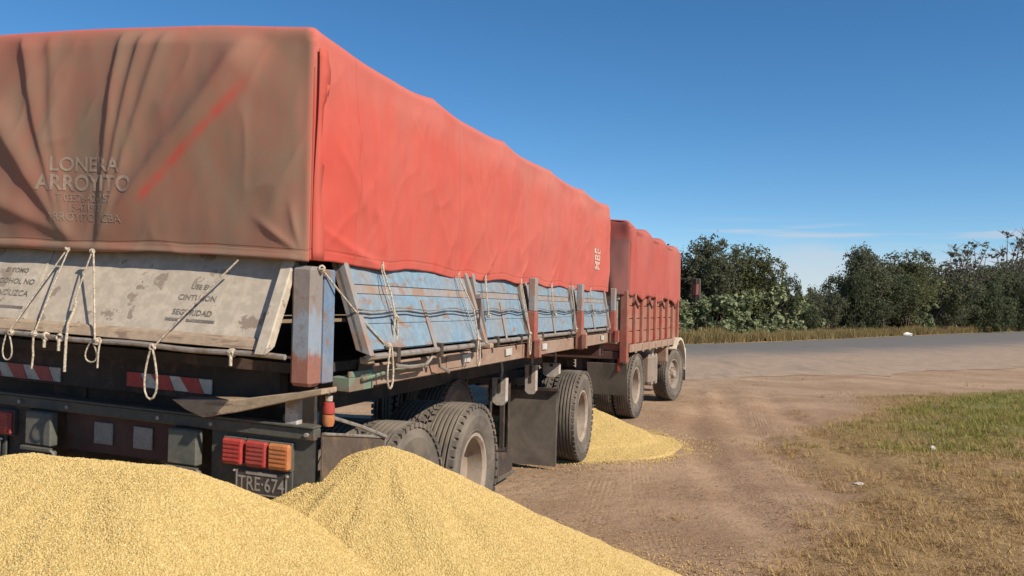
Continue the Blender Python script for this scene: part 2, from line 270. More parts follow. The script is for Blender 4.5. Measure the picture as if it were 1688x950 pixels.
# ------------------------------------------------------------------ mesh helpers
def tag(o, label=None, cat=None, group=None, kind=None):
    if label: o['label'] = label
    if cat: o['category'] = cat
    if group: o['group'] = group
    if kind: o['kind'] = kind
    return o
def empty(name, loc, rz=0):
    o = bpy.data.objects.new(name, None); COL.objects.link(o); o.location = loc; o.rotation_euler = (0, 0, rz)
    o.empty_display_size = 0.2
    return o
def link_mesh(name, me, mat, parent=None, loc=None):
    o = bpy.data.objects.new(name, me); COL.objects.link(o)
    if mat: me.materials.append(MATS[mat])
    if parent: o.parent = parent
    if loc: o.location = loc
    return o
class MB:
    """collects shapes in (u forward, v left, z up); shear lifts the left side"""
    def __init__(s, shear=0.0): s.v = []; s.f = []; s.sh = shear
    def add(s, vs, fs):
        k = len(s.v); s.v += [tuple(p) for p in vs]; s.f += [tuple(i + k for i in f) for f in fs]; return s
    def hexa(s, p):
        return s.add(p, [(0, 1, 2, 3), (7, 6, 5, 4), (0, 4, 5, 1), (1, 5, 6, 2), (2, 6, 7, 3), (3, 7, 4, 0)])
    def box(s, u0, u1, v0, v1, z0, z1):
        return s.hexa([(u0, v0, z0), (u1, v0, z0), (u1, v1, z0), (u0, v1, z0), (u0, v0, z1), (u1, v0, z1), (u1, v1, z1), (u0, v1, z1)])
    def bar(s, p, q, w, h, upv=(0, 0, 1)):
        p, q = Vector(p), Vector(q); d = (q - p).normalized(); sd = d.cross(Vector(upv))
        sd = sd.normalized() if sd.length > 1e-4 else Vector((1, 0, 0)); uu = sd.cross(d)
        a, b_ = sd * w / 2, uu * h / 2
        return s.hexa([p - a - b_, p + a - b_, p + a + b_, p - a + b_, q - a - b_, q + a - b_, q + a + b_, q - a + b_])
    def prism(s, poly, axis, a0, a1):
        """poly: (x,y) pairs in the two other axes, in order u,v,z"""
        def mk(p, a): l = list(p); l.insert(axis, a); return l
        n = len(poly)
        vs = [mk(p, a0) for p in poly] + [mk(p, a1) for p in poly]
        fs = [tuple(range(n))[::-1], tuple(range(n, 2 * n))] + [(i, (i + 1) % n, n + (i + 1) % n, n + i) for i in range(n)]
        return s.add(vs, fs)
    def tube(s, pts, r, n=6, closed=False):
        pts = [Vector(p) for p in pts]; k = len(pts); vs = []
        nrm = None
        for i, p in enumerate(pts):
            if closed: d = pts[(i + 1) % k] - pts[i - 1]
            else: d = pts[min(i + 1, k - 1)] - pts[max(i - 1, 0)]
            d.normalize()
            if nrm is None:
                nrm = d.cross(Vector((0.31, 0.2, 0.93)))
                if nrm.length < 1e-3: nrm = d.cross(Vector((1, 0, 0)))
            nrm = (nrm - d * nrm.dot(d)).normalized(); bn = d.cross(nrm)
            rr = r[i] if isinstance(r, (list, tuple)) else r
            vs += [p + (nrm * math.cos(2 * math.pi * j / n) + bn * math.sin(2 * math.pi * j / n)) * rr for j in range(n)]
        fs = []
        for i in range(k if closed else k - 1):
            i2 = (i + 1) % k
            fs += [(i * n + j, i * n + (j + 1) % n, i2 * n + (j + 1) % n, i2 * n + j) for j in range(n)]
        if not closed: fs += [tuple(range(n))[::-1], tuple((k - 1) * n + j for j in range(n))]
        return s.add(vs, fs)
    def cyl(s, p, q, r, n=12): return s.tube([p, q], r, n)
    def lathe(s, c, axis, prof, n=48, closed=True):
        """prof: (radius, offset along axis)"""
        c = Vector(c); ax = Vector(axis).normalized(); a = ax.cross(Vector((0, 0, 1)) if abs(ax.z) < .9 else Vector((1, 0, 0))).normalized(); b_ = ax.cross(a)
        k = len(prof); vs = []
        for i in range(n):
            t = 2 * math.pi * i / n; d = a * math.cos(t) + b_ * math.sin(t)
            vs += [c + d * r + ax * h for r, h in prof]
        fs = []
        for i in range(n):
            j = (i + 1) % n
            for q in range(k if closed else k - 1):
                q2 = (q + 1) % k
                fs.append((i * k + q, i * k + q2, j * k + q2, j * k + q))
        return s.add(vs, fs)
    def mesh(s, name, smooth=False, recalc=True):
        me = bpy.data.meshes.new(name)
        me.from_pydata([(-p[1], p[0], p[2] + s.sh * p[1]) for p in s.v], [], s.f)
        if recalc:
            bm = bmesh.new(); bm.from_mesh(me); bmesh.ops.recalc_face_normals(bm, faces=bm.faces); bm.to_mesh(me); bm.free()
        if smooth:
            me.polygons.foreach_set('use_smooth', [True] * len(me.polygons))
        return me
    def build(s, name, mat, parent=None, smooth=False, bevel=0, angle=35):
        me = s.mesh(name, False); o = link_mesh(name, me, mat, parent)
        if smooth:
            me.polygons.foreach_set('use_smooth', [True] * len(me.polygons)); me.set_sharp_from_angle(angle=R(angle))
        if bevel:
            md = o.modifiers.new('bevel', 'BEVEL'); md.width = bevel; md.segments = 1; md.limit_method = 'ANGLE'; md.angle_limit = R(40)
        return o
def copy_child(src, parent, loc=None):
    o = src.copy(); COL.objects.link(o); o.parent = parent
    if loc is not None: o.location = loc
    return o
def fbm(x, y, z=0.0, o=4):
    return mnoise.fractal(Vector((x, y, z)), 0.9, 2.1, o)
def sstep(x, a, b):
    t = max(0.0, min(1.0, (x - a) / (b - a))); return t * t * (3 - 2 * t)
def text_geo(body, size, cell=0.02, xscale=1.0, bold=0.0):
    """flat lettering cut on a small grid so that it can follow a curved cloth; returns verts (x,y) centred and faces"""
    cu = bpy.data.curves.new('lettering', 'FONT'); cu.body = body; cu.size = size; cu.align_x = 'CENTER'; cu.offset = bold; cu.resolution_u = 3
    ob = bpy.data.objects.new('lettering', cu); COL.objects.link(ob)
    dg = bpy.context.evaluated_depsgraph_get(); me = bpy.data.meshes.new_from_object(ob.evaluated_get(dg))
    bpy.data.objects.remove(ob); bpy.data.curves.remove(cu)
    bm = bmesh.new(); bm.from_mesh(me); bpy.data.meshes.remove(me)
    bmesh.ops.triangulate(bm, faces=bm.faces)
    if cell:
        xs = [v.co.x for v in bm.verts]; ys = [v.co.y for v in bm.verts]
        for ax, lo, hi in ((0, min(xs), max(xs)), (1, min(ys), max(ys))):
            t = lo + cell
            while t < hi:
                co = Vector((t, 0, 0)) if ax == 0 else Vector((0, t, 0)); no = Vector((1, 0, 0)) if ax == 0 else Vector((0, 1, 0))
                bmesh.ops.bisect_plane(bm, geom=bm.verts[:] + bm.edges[:] + bm.faces[:], plane_co=co, plane_no=no); t += cell
    bm.verts.index_update()
    vs = [(v.co.x * xscale, v.co.y) for v in bm.verts]; fs = [tuple(v.index for v in f.verts) for f in bm.faces]
    bm.free(); return vs, fs

# ------------------------------------------------------------------ places of the two vehicles
A = math.atan(446 / 1450)
TC = Vector((-2.26 + math.tan(A) * 4.2, 4.2, 0)); TU = Vector((math.sin(A), math.cos(A), 0)); TV = Vector((-math.cos(A), math.sin(A), 0))
B = R(21.2)
KC = Vector((2.03, 14.2, 0)); KU = Vector((math.sin(B), math.cos(B), 0)); KV = Vector((-math.cos(B), math.sin(B), 0))

# ================================================================== GROUND
ROAD_NEAR = [(-300, 8), (-60, 15), (-30, 17.5), (-10, 19.4), (0, 20.6), (4.6, 22.6), (10, 25.6), (17.7, 30.4), (40, 46.5), (90, 86), (300, 255)]
ROAD_FAR = [(-300, 27), (-60, 33), (-30, 36), (-10, 38.5), (0, 41), (9.2, 44.8), (15, 50.6), (22.2, 59), (40, 80), (58.8, 101), (250, 330)]
def poly_y(pl, x):
    for (x0, y0), (x1, y1) in zip(pl, pl[1:]):
        if x0 <= x <= x1: return y0 + (y1 - y0) * (x - x0) / (x1 - x0)
    return pl[0][1] if x < pl[0][0] else pl[-1][1]
def verge_val(x, y):
    """>0.5 on the rough grass to the right of the dirt pull-off"""
    xe = 1.8 + 0.30 * (y - 6) + 0.022 * max(0, y - 9) ** 2 + 0.35 * math.sin(y * 0.9) if y < 19 else 8.1 + (y - 19) * 1.9
    a = sstep(x - xe, -1.3, 1.7)
    b_ = sstep(poly_y(ROAD_NEAR, x) - y, -0.1, 2.2)
    far = sstep(y - poly_y(ROAD_FAR, x), -0.1, 0.9)
    left = sstep(-5.0 - x, 0, 3) * sstep(16 - y, 0, 3)
    return max(min(a, b_), far, left)
def green_val(x, y):
    g = math.exp(-((x - 10.0 - (y - 17) * .75) / 2.6) ** 2 - ((y - 16.5) / 6.0) ** 2) * 1.0
    g = max(g, 0.75 * math.exp(-((x - 13) / 6) ** 2 - ((y - 18) / 7) ** 2))
    return min(1, g) + 0.28 * sstep(y - poly_y(ROAD_FAR, x), 1, 4)
def ground_z(x, y):
    road = sstep(y - poly_y(ROAD_NEAR, x), -1.0, 0.4) * (1 - sstep(y - poly_y(ROAD_FAR, x), -0.4, 1.0))
    d = math.hypot(x - 2, y - 12)
    v = verge_val(x, y)
    h = 0.018 * fbm(x * 1.3, y * 1.3) + 0.03 * fbm(x * .35, y * .35, 3.1, 2) - 0.022
    h += v * (0.045 + 0.03 * fbm(x * 2.1, y * 2.1, 5.5))
    # soft wheel ruts curving away from the pull-off
    for k, off in ((0, 2.1), (1, 4.0), (2, 3.1)):
        xr = off + 0.0 * y + 0.016 * (y - 5) ** 2 * (0.8 if k else 1) * 0.6
        if 4 < y < 20: h -= 0.03 * math.exp(-((x - xr) / 0.2) ** 2) - 0.012 * math.exp(-((abs(x - xr) - 0.33) / 0.1) ** 2)
    # flat where tyres stand
    lu = (Vector((x, y, 0)) - TC).dot(TU); lv = (Vector((x, y, 0)) - TC).dot(TV)
    flat = sstep(lu, -1, 0) * (1 - sstep(lu, 14, 16)) * sstep(lv, -0.9, -0.4) * (1 - sstep(lv, 3, 3.6))
    h = h * (1 - flat) - 0.004 * flat
    return (1 - road) * h * (1 if d < 80 else 0.5) - 0.03 * road
def make_ground():
    n = 280; k = 6.6
    s = np.linspace(-1, 1, n + 1); w = 700 * np.sinh(k * s) / math.sinh(k)
    X = w + 3.0; Y = w + 11.0
    vs = []; vg = []; gg = []
    for y in Y:
        for x in X:
            vs.append((x, y, ground_z(x, y))); vg.append(verge_val(x, y)); gg.append(green_val(x, y))
    m_ = n + 1
    fs = [(j * m_ + i, j * m_ + i + 1, (j + 1) * m_ + i + 1, (j + 1) * m_ + i) for j in range(n) for i in range(n)]
    me = bpy.data.meshes.new('ground'); me.from_pydata(vs, [], fs)
    me.polygons.foreach_set('use_smooth', [True] * len(fs))
    for nm, d in (('verge', vg), ('green', gg)):
        at = me.attributes.new(nm, 'FLOAT', 'POINT'); at.data.foreach_set('value', d)
    o = link_mesh('ground', me, 'ground_dirt'); tag(o, kind='structure')
make_ground()
def make_road():
    xs = np.concatenate([np.linspace(-300, -30, 20), np.linspace(-29, 60, 180), np.linspace(62, 250, 40)])
    nt_ = 26; vs = []; du = []
    for x in xs:
        wob = 0.9 * fbm(x * 0.5, 1.7) + 0.6 * fbm(x * 1.9, 8.1) + 0.3 * fbm(x * 6, 3.1)
        y0 = poly_y(ROAD_NEAR, x) + wob; y1 = poly_y(ROAD_FAR, x) + 0.25 * fbm(x * .8, 4.2)
        for j in range(nt_ + 1):
            t = j / nt_; y = y0 + (y1 - y0) * t
            vs.append((x, y, 0.012 + 0.05 * math.sin(math.pi * t) if 0 < j < nt_ else -0.02))
            du.append(1.25 * (1 - sstep(t, 0.02, 0.80)))
    m_ = nt_ + 1
    fs = [(i * m_ + j, (i + 1) * m_ + j, (i + 1) * m_ + j + 1, i * m_ + j + 1) for i in range(len(xs) - 1) for j in range(nt_)]
    me = bpy.data.meshes.new('road'); me.from_pydata(vs, [], fs); me.polygons.foreach_set('use_smooth', [True] * len(fs))
    at = me.attributes.new('dusty', 'FLOAT', 'POINT'); at.data.foreach_set('value', du)
    tag(link_mesh('road', me, 'road_asphalt'), kind='structure')
make_road()

# ================================================================== GRAIN TRAILER
SH = 0.04
T = empty('grain_trailer', TC, -A)
tag(T, 'long flatbed grain trailer with weathered blue side gates and white tailgate under the red tarpaulin', 'trailer')
def tb(): return MB(SH)
# bed
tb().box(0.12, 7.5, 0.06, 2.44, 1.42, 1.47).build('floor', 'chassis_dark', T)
tb().box(0.62, 7.52, -0.045, 0.05, 1.335, 1.455).build('side_rail', 'rust_rail', T, bevel=0.006)
tb().box(0.12, 7.52, 2.45, 2.545, 1.335, 1.455).build('side_rail', 'rust_rail', T, bevel=0.006)
tb().box(0.34, 0.617, -0.05, 0.05, 1.325, 1.40).box(0.34, 0.616, -0.052, -0.035, 1.398, 1.43).build('rail_end', 'green_paint', T, bevel=0.004)
tb().box(0.25, 0.33, 0.30, 2.44, 1.22, 1.415).build('rear_crossbeam', 'chassis_dark', T, bevel=0.004)
w_ = tb(); w_.prism([(-0.07, 1.372), (0.22, 1.315), (0.40, 1.278), (0.777, 1.247), (0.70, 1.205), (0.592, 1.172), (0.40, 1.215), (0.10, 1.30), (-0.07, 1.345)], 0, 0.02, 0.17)
w_.build('corner_outrigger', 'tan_wood', T, bevel=0.004)
# chassis, seen dark between the wheels
for v in (0.82, 1.66):
    tb().box(0.35, 7.2, v - 0.05, v + 0.05, 1.02, 1.33).build('chassis_beam', 'chassis_dark', T, bevel=0.004)
for u in (0.9, 1.9, 2.9, 3.9, 4.9, 5.9, 6.9):
    tb().box(u - .04, u + .04, 0.06, 2.44, 1.30, 1.418).build('crossmember', 'chassis_dark', T)
tb().box(0.36, 0.39, 0.16, 2.40, 0.76, 1.40).build('rear_dark_blocker', 'chassis_dark', T)  # added sheet that keeps the space behind the bumper dark
tb().box(0.45, 5.5, 2.30, 2.33, 0.66, 1.32).build('left_light_blocker', 'chassis_dark', T)  # added on the unseen left side to shut out light between the wheels
# corner posts and stakes
for v0, s_ in ((-0.02, 1), (2.40, -1)):
    tb().box(0.0, 0.11, v0, v0 + 0.12, 1.375, 1.955).build('corner_post', 'post_banded', T, bevel=0.018)
    vv = v0 if s_ == 1 else v0 + 0.12
    tb().box(0.112, 0.215, vv - 0.004, vv + 0.06 * s_, 1.385, 1.945).build('corner_side_plate', 'blue_dark', T, bevel=0.006)
for u in (3.60, 5.46, 7.38):
    for vo, sg in ((-0.135, 1), (2.635, -1)):
        a0, a1 = sorted((vo, vo + sg * 0.07))
        p = tb().box(u - 0.055, u + 0.055, a0, a1, 1.335, 1.74).build('stake_socket', 'red_paint', T, bevel=0.006)
        tb().box(u - 0.045, u + 0.045, a0 + .004, a1 - .004, 1.741, 2.03).build('stake', 'grey_blue', T, bevel=0.006)
        b0, b1 = sorted((vo - sg * 0.055, vo))
        tb().box(u - 0.075, u - 0.02, b0, b1, 1.35, 1.50).build('stake_bracket', 'red_paint', p, bevel=0.005)
# side gates: hinged at the top, swung outward at the bottom
def gate_pt(u, t, off, sg=1):
    """t 0 top .. 1 bottom; off outward"""
    v = 0.055 - (0.165 if u < 2.25 else 0.10 if u < 3.6 else 0.085) * t - off; z = 2.02 - 0.475 * t - off * 0.3
    return (u, v if sg == 1 else 2.5 - v, z)
def gate_slab(mb, u0, u1, t0, t1, o0, o1, sg):
    mb.hexa([gate_pt(u0, t0, o0, sg), gate_pt(u1, t0, o0, sg), gate_pt(u1, t1, o0, sg), gate_pt(u0, t1, o0, sg),
             gate_pt(u0, t0, o1, sg), gate_pt(u1, t0, o1, sg), gate_pt(u1, t1, o1, sg), gate_pt(u0, t1, o1, sg)])
    return mb
GATES = [(0.33, 2.20), (2.30, 3.53), (3.67, 5.39), (5.53, 7.30)]
for sg in (1, -1):
    for gi, (g0, g1) in enumerate(GATES):
        g = gate_slab(tb(), g0, g1, 0, 1, 0.0, 0.018, sg).build('side_gate', 'blue_paint', T)
        gate_slab(tb(), g0 + .05, g1 - .05, 0.0, 0.275, 0.019, 0.031, sg).build('plank', 'blue_paint', g, bevel=0.004)
        gate_slab(tb(), g0 + .05, g1 - .05, 0.282, 0.378, 0.019, 0.024, sg).build('plank', 'grey_blue', g, bevel=0.003)
        gate_slab(tb(), g0 + .05, g1 - .05, 0.385, 0.703, 0.019, 0.031, sg).build('plank', 'blue_paint', g, bevel=0.004)
        gate_slab(tb(), g0 + .05, g1 - .05, 0.708, 0.985, 0.019, 0.029, sg).build('plank', 'blue_paint', g, bevel=0.004)
        for ue in (g0, g1 - 0.045):
            gate_slab(tb(), ue, ue + 0.045, -0.01, 1.02, -0.03, 0.06, sg).build('end_rib', 'grey_blue', g, bevel=0.005)
        nb = 1
        for k in range(nb):
            uh = g0 + (g1 - g0) * (k + 0.62) / (nb + .25)
            gate_slab(tb(), uh - .02, uh + .02, 0.42, 1.04, 0.032, 0.042, sg).build('hinge_strap', 'grey_blue', g, bevel=0.003)
        pb = [gate_pt(g0 + .02, 1.05, 0.03, sg), gate_pt(g1 - .02, 1.05, 0.03, sg)]
        tb().tube([pb[0], pb[1]], 0.017, 8).build('bottom_pipe', 'pipe_metal', g, smooth=True)
        if sg == 1:
            tb().box(g0 + .03, g0 + 0.1, -0.145, -0.09, 1.475, 1.51).build('pipe_block', 'tan_wood', g, bevel=0.006)
            for q in np.linspace(g0 + 0.35, g1 - 0.25, 2 if gi else 3):
                c = gate_pt(q, 1.05, 0.03, sg)
                tb().box(c[0] - .018, c[0] + .018, c[1] - .024, c[1] + .02, c[2] - .045, c[2] + .04).build('clamp', 'chassis_dark', g, bevel=0.004)
# flat diagonal stay between the first two gates, with a black bar standing in for the dark gap
tb().bar((2.13, -0.10, 1.62), (2.22, -0.075, 1.83), 0.012, 0.05, (0, 1, 0)).build('gate_stay_and_gap', 'mirror_dark', T)
tb().bar((2.22, -0.135, 1.56), (2.27, -0.06, 1.86), 0.012, 0.035, (0, 1, 0)).build('gate_stay_and_gap', 'grey_blue', T)
# bent lever rod under the first gate
lv = [(0.62, -0.13, 1.50), (0.74, -0.13, 1.445), (0.95, -0.12, 1.425), (1.18, -0.12, 1.425), (1.25, -0.12, 1.455), (1.28, -0.12, 1.515), (1.33, -0.12, 1.52), (1.38, -0.12, 1.47), (1.43, -0.11, 1.40), (1.55, -0.1, 1.37), (1.66, -.08, 1.345)]
tb().tube(lv, 0.011, 6).build('lever_rod', 'pipe_metal', T, smooth=True)
tb().tube([(0.45, -0.065, 1.385), (0.70, -0.075, 1.405), (1.05, -0.075, 1.42), (1.3, -.07, 1.405)], 0.010, 6).build('hose', 'green_paint', T, smooth=True)
tb().box(1.70, 2.10, -0.052, -0.046, 1.36, 1.452).build('rail_patch', 'rust_rail', T)
for u in (1.98, 2.98, 4.10, 5.62, 6.85):
    tb().box(u, u + 0.16, -0.060, -0.0535, 1.385, 1.44).build('side_reflector', 'reflector_white', T)
# front and left closure of the body
tb().box(7.44, 7.50, 0.02, 2.48, 1.47, 2.9).build('front_wall', 'blue_dark', T)
for u in (0.06, 1.6, 3.1, 4.6, 6.1, 7.46):
    tb().tube([(u, 0.07, 1.95), (u, 0.07, 2.85), (u, 0.16, 2.98), (u, 1.25, 3.02), (u, 2.34, 2.98), (u, 2.43, 2.85), (u, 2.43, 1.95)], 0.02, 6).build('cover_bow', 'chassis_dark', T, smooth=True)
# tailgate
def tg(v, t, off=0.0): return (0.105 - 0.245 * t - off * 0.9, v, 2.04 - 0.485 * t - off * 0.36)
def tg_slab(mb, v0, v1, t0, t1, o0, o1):
    return mb.hexa([tg(v0, t0, o0), tg(v1, t0, o0), tg(v1, t1, o0), tg(v0, t1, o0), tg(v0, t0, o1), tg(v1, t0, o1), tg(v1, t1, o1), tg(v0, t1, o1)])
G = tg_slab(tb(), 0.11, 2.40, 0, 1, -0.03, 0.0).build('tailgate', 'white_paint', T)
for v0 in (0.098, 2.34):
    tg_slab(tb(), v0, v0 + 0.065, 0.0, 1.0, 0.002, 0.075).build('end_rib', 'white_paint', G, bevel=0.006)
tg_slab(tb(), 0.165, 2.338, 0.90, 1.0, 0.002, 0.03).build('bottom_rail', 'tan_wood', G, bevel=0.005)
tg_slab(tb(), 1.585, 1.60, 0.02, 0.895, 0.002, 0.006).build('panel_seam', 'white_paint', G)
tb().tube([(-0.165, v, 1.525 + 0.004 * math.sin(v * 9)) for v in np.linspace(0.02, 2.46, 30)], 0.0135, 8).build('hinge_pipe', 'pipe_metal', G, smooth=True)
def plane_text(body, size, vc, tc_, par, mat, fn, name='lettering', xs=1.0, bold=0.0, cell=0):
    vs, fs = text_geo(body, size, cell, xs, bold)
    mb = tb(); mb.add([fn(vc - x, tc_, y) for x, y in vs], fs); me = mb.mesh(name, recalc=False)
    return link_mesh(name, me, mat, par)
def tgf(v, t, y): return tg(v, t - y / 0.52, 0.0035)
for body, sz, vc, t in (('USE EL', 0.036, 0.60, 0.47), ('CINTURON', 0.040, 0.60, 0.585), ('DE', 0.020, 0.60, 0.645), ('SEGURIDAD', 0.040, 0.60, 0.735),
                        ('SI TOMO', 0.036, 1.77, 0.41), ('ALCOHOL NO', 0.042, 1.77, 0.535), ('CONDUZCA', 0.045, 1.77, 0.665)):
    plane_text(body, sz, vc, t, G, 'sign_ink', tgf, xs=1.05, bold=0.0008)
for vc in (0.60, 1.77):
    tg_slab(tb(), vc - 0.14, vc + 0.02, 0.775, 0.80, 0.001, 0.0035).build('sign_underline', 'sign_ink', G)
    tg_slab(tb(), vc + 0.05, vc + 0.14, 0.775, 0.80, 0.001, 0.0035).build('sign_underline', 'sign_ink', G)
# striped red and white reflectors on the rear crossbeam
def striped(vr, vl, z0, z1):
    b_ = tb().box(0.236, 0.248, vr, vl, z0 - SH * vr, z1 - SH * vr).build('striped_reflector', 'reflector_white', T, bevel=0.003)
    n = 3; w = (vl - vr) / (n * 2 - 0.2); h = z1 - z0
    for k in range(n):
        a0 = vl - 2 * k * w; sl_ = 0.06
        p = [(a0 + (0 if k == 0 else sl_ / 2), z1 - SH * vr), (a0 - w + sl_ / 2 - .02, z1 - SH * vr), (max(a0 - w - sl_ / 2, vr), z0 - SH * vr), (min(a0 - (0 if k == 0 else 1) * sl_ / 2, vl), z0 - SH * vr)]
        tb().prism([(x, y) for x, y in p], 0, 0.231, 0.2355).build('red_stripe', 'reflector_red', b_)
striped(0.70, 1.235, 1.285, 1.362); striped(1.69, 2.22, 1.305, 1.385)
# bumper with lamps and number plate
bp = tb().box(0.085, 0.15, 0.0, 2.36, 1.105, 1.165).build('bumper', 'bumper_grey', T, bevel=0.006)
tb().box(0.07, 0.16, 0.0, 2.36, 1.166, 1.178).build('bumper_lip', 'bumper_grey', bp, bevel=0.003)
tb().box(0.115, 0.135, 0.005, 0.60, 0.80, 1.104).build('lamp_board', 'bumper_grey', bp)
tb().box(0.115, 0.135, 1.76, 2.355, 0.80, 1.104).build('lamp_board', 'chassis_dark', bp)
tb().box(0.14, 0.16, 0.84, 1.54, 0.90, 1.104).build('centre_board', 'red_dirty', bp)
for v0 in (0.63, 1.54):
    s_ = tb().box(0.03, 0.084, v0, v0 + 0.175, 0.92, 1.10).build('stanchion', 'stanchion_paint', bp, bevel=0.008)
    tb().box(0.02, 0.084, v0 + 0.0, v0 + 0.165, 0.70, 0.895).build('stanchion_foot', 'stanchion_paint', bp, bevel=0.008)
    tb().prism([(v0 - 0.002, 0.90), (v0 - 0.045, 0.80), (v0 - 0.055, 0.70), (v0 - 0.002, 0.70)], 0, 0.03, 0.05).build('foot_gusset', 'stanchion_paint', bp)
    tb().box(0.005, 0.03, v0 - 0.02, v0 + 0.18, 0.896, 0.918).build('stanchion_hinge', 'bumper_grey', s_, bevel=0.004)
    tb().tube([(0.012, v0 - .02, 0.905), (0.01, v0 - .045, 0.895), (0.01, v0 - .04, 0.86), (0.01, v0 - .02, 0.855)], 0.007, 6).build('hinge_pin', 'pipe_metal', s_, smooth=True)
for v0 in (0.976, 1.229):
    tb().box(0.128, 0.139, v0, v0 + 0.12, 0.95, 1.065).build('pale_reflector', 'plate_white', bp, bevel=0.003)
for mir in (0, 1):
    for v0, v1, mt, dz in ((0.39, 0.51, 'lens_red', 0.0), (0.254, 0.376, 'lens_red', 0), (0.125, 0.246, 'lens_amber', 0)):
        a, c = (v0, v1) if not mir else (2.36 - v1, 2.36 - v0)
        l_ = tb().box(0.062, 0.112, a, c, 0.948, 1.076).build('tail_lamp', mt, bp, bevel=0.010)
        for q in range(5): tb().box(0.0585, 0.0622, a + .014, c - .014, 0.966 + .021 * q, 0.974 + .021 * q).build('lens_rib', mt, l_)
        tb().box(0.085, 0.113, a - .004, c + .004, 0.942, 1.082).build('lamp_housing', 'bumper_grey', l_, bevel=0.004)
    a, c = (0.12, 0.455) if not mir else (2.36 - 0.455, 2.36 - 0.12)
    pl = tb().box(0.095, 0.106, a, c, 0.80, 0.943).build('plate_holder', 'bumper_grey', bp, bevel=0.004)
    npz = tb().box(0.082, 0.090, a + .02, c - .02, 0.806, 0.932).build('number_plate', 'plate_black', bp, bevel=0.003)
    for (x0, x1, y0, y1) in ((a + .024, a + .031, .812, .926), (c - .031, c - .024, .812, .926), (a + .035, c - .035, .811, .817), (a + .08, c - .08, .908, .924)):
        tb().box(0.079, 0.0815, x0, x1, y0, y1).build('plate_border', 'plate_white', npz)
    vs, fs = text_geo('TRE·674', 0.098, 0, 0.78, 0.0012)
    mb = tb(); mb.add([(0.0795, (a + c) / 2 - x, 0.832 + y) for x, y in vs], fs)
    link_mesh('plate_lettering', mb.mesh('plate_lettering', recalc=False), 'plate_white', npz)
for v in (0.04, 0.58, 0.90, 1.48, 1.80, 2.32):
    tb().cyl((0.068, v, 1.135), (0.085, v, 1.135), 0.011, 6).build('bolt', 'pipe_metal', bp)
for v in (0.14, 0.44, 1.92, 2.22):
    tb().cyl((0.074, v, 0.92), (0.083, v, 0.92), 0.006, 6).build('plate_screw', 'pale_metal', bp)
# side skirt and its brace, marker lamp
tb().hexa([(0.10, -0.028, 0.80), (0.80, -0.028, 0.78), (0.80, -0.036, 0.78), (0.10, -0.036, 0.80), (0.10, -0.028, 1.14), (0.80, -0.028, 1.03), (0.80, -0.036, 1.03), (0.10, -0.036, 1.14)]).build('side_skirt', 'skirt_rust', T)
tb().tube([(0.1, -0.038, 1.145), (0.80, -0.038, 1.035), (0.80, -0.038, 0.79)], 0.008, 6).build('skirt_edge', 'pipe_metal', T, smooth=True)
tb().tube([(0.19, -0.03, 1.215), (0.50, -0.045, 1.13), (0.79, -0.05, 1.04)], 0.010, 6).build('skirt_brace', 'pipe_metal', T, smooth=True)
tb().box(0.09, 0.14, 0.10, 0.17, 1.165, 1.30).build('bumper_bracket', 'pale_metal', T, bevel=0.004)
ml = tb().lathe((0.165, -0.03, 1.175), (0, 0, 1), [(0.0, 0), (0.024, 0), (0.030, 0.02), (0.030, 0.055), (0.0, 0.06)], 12, False).build('marker_lamp', 'lens_amber', T, smooth=True)
tb().lathe((0.165, -0.03, 1.237), (0, 0, 1), [(0.0, 0), (0.028, 0), (0.031, 0.02), (0.026, 0.055), (0.0, 0.06)], 12, False).build('red_lens', 'lens_red', ml, smooth=True)
tb().lathe((0.165, -0.03, 1.298), (0, 0, 1), [(0.0, 0), (0.018, 0), (0.019, 0.025), (0.0, 0.032)], 10, False).build('lamp_cap', 'pale_metal', ml, smooth=True)
tb().box(0.18, 0.21, -0.01, 0.03, 1.17, 1.345).build('lamp_bracket', 'chassis_dark', ml)

# wheels ------------------------------------------------------------
TR, TWID = 0.525, 0.27
def tyre_profile(r, w, far=False):
    h = w / 2; ri = r * 0.545
    p = [(ri, -h * 0.72), (ri + 0.02, -h * 0.86), (ri + 0.035, -h * 0.92), (ri + 0.04, -h * 0.89), (r * 0.70, -h * 0.99), (r * 0.80, -h * 1.02), (r * 0.815, -h * 1.035), (r * 0.83, -h * 0.995), (r * 0.90, -h * 0.96), (r * 0.955, -h * 0.88), (r * 0.985, -h * 0.80)]
    gr = [-0.56, -0.28, 0.0, 0.28, 0.56]
    for g in gr:
        x = g * h
        p += [(r * (1 - 0.006 * g * g), x - 0.010), (r * 0.972, x - 0.0065), (r * 0.972, x + 0.0065), (r * (1 - 0.006 * g * g), x + 0.010)]
    p += [(r * 0.985, h * 0.80), (r * 0.955, h * 0.88), (r * 0.90, h * 0.96), (r * 0.80, h * 1.02), (r * 0.70, h * 1.0), (ri + 0.02, h * 0.86), (ri, h * 0.72)]
    return p
def tyre_mesh(r=TR, w=TWID, n=72):
    mb = MB(); mb.lathe((0, 0, 0), (0, 1, 0), tyre_profile(r, w), n, True)
    # cut lug notches on the shoulders as small proud blocks
    for k in range(46):
        t = 2 * math.pi * k / 46; d = Vector((math.cos(t), 0, math.sin(t))); tt = Vector((-math.sin(t), 0, math.cos(t)))
        for sg in (-1, 1):
            c = d * (r * 0.974) + Vector((0, sg * w * 0.425, 0))
            mb.hexa([c + tt * a * 0.024 + Vector((0, sg * b_ * 0.022, 0)) + d * e for e in (-0.02, 0.008) for a, b_ in ((-1, -1), (1, -1), (1, 1), (-1, 1))])
    me = mb.mesh('tyre'); me.polygons.foreach_set('use_smooth', [True] * len(me.polygons)); me.set_sharp_from_angle(angle=R(32))
    return me
TYRE = tyre_mesh(); TYRE.materials.append(MATS['tyre_rubber'])
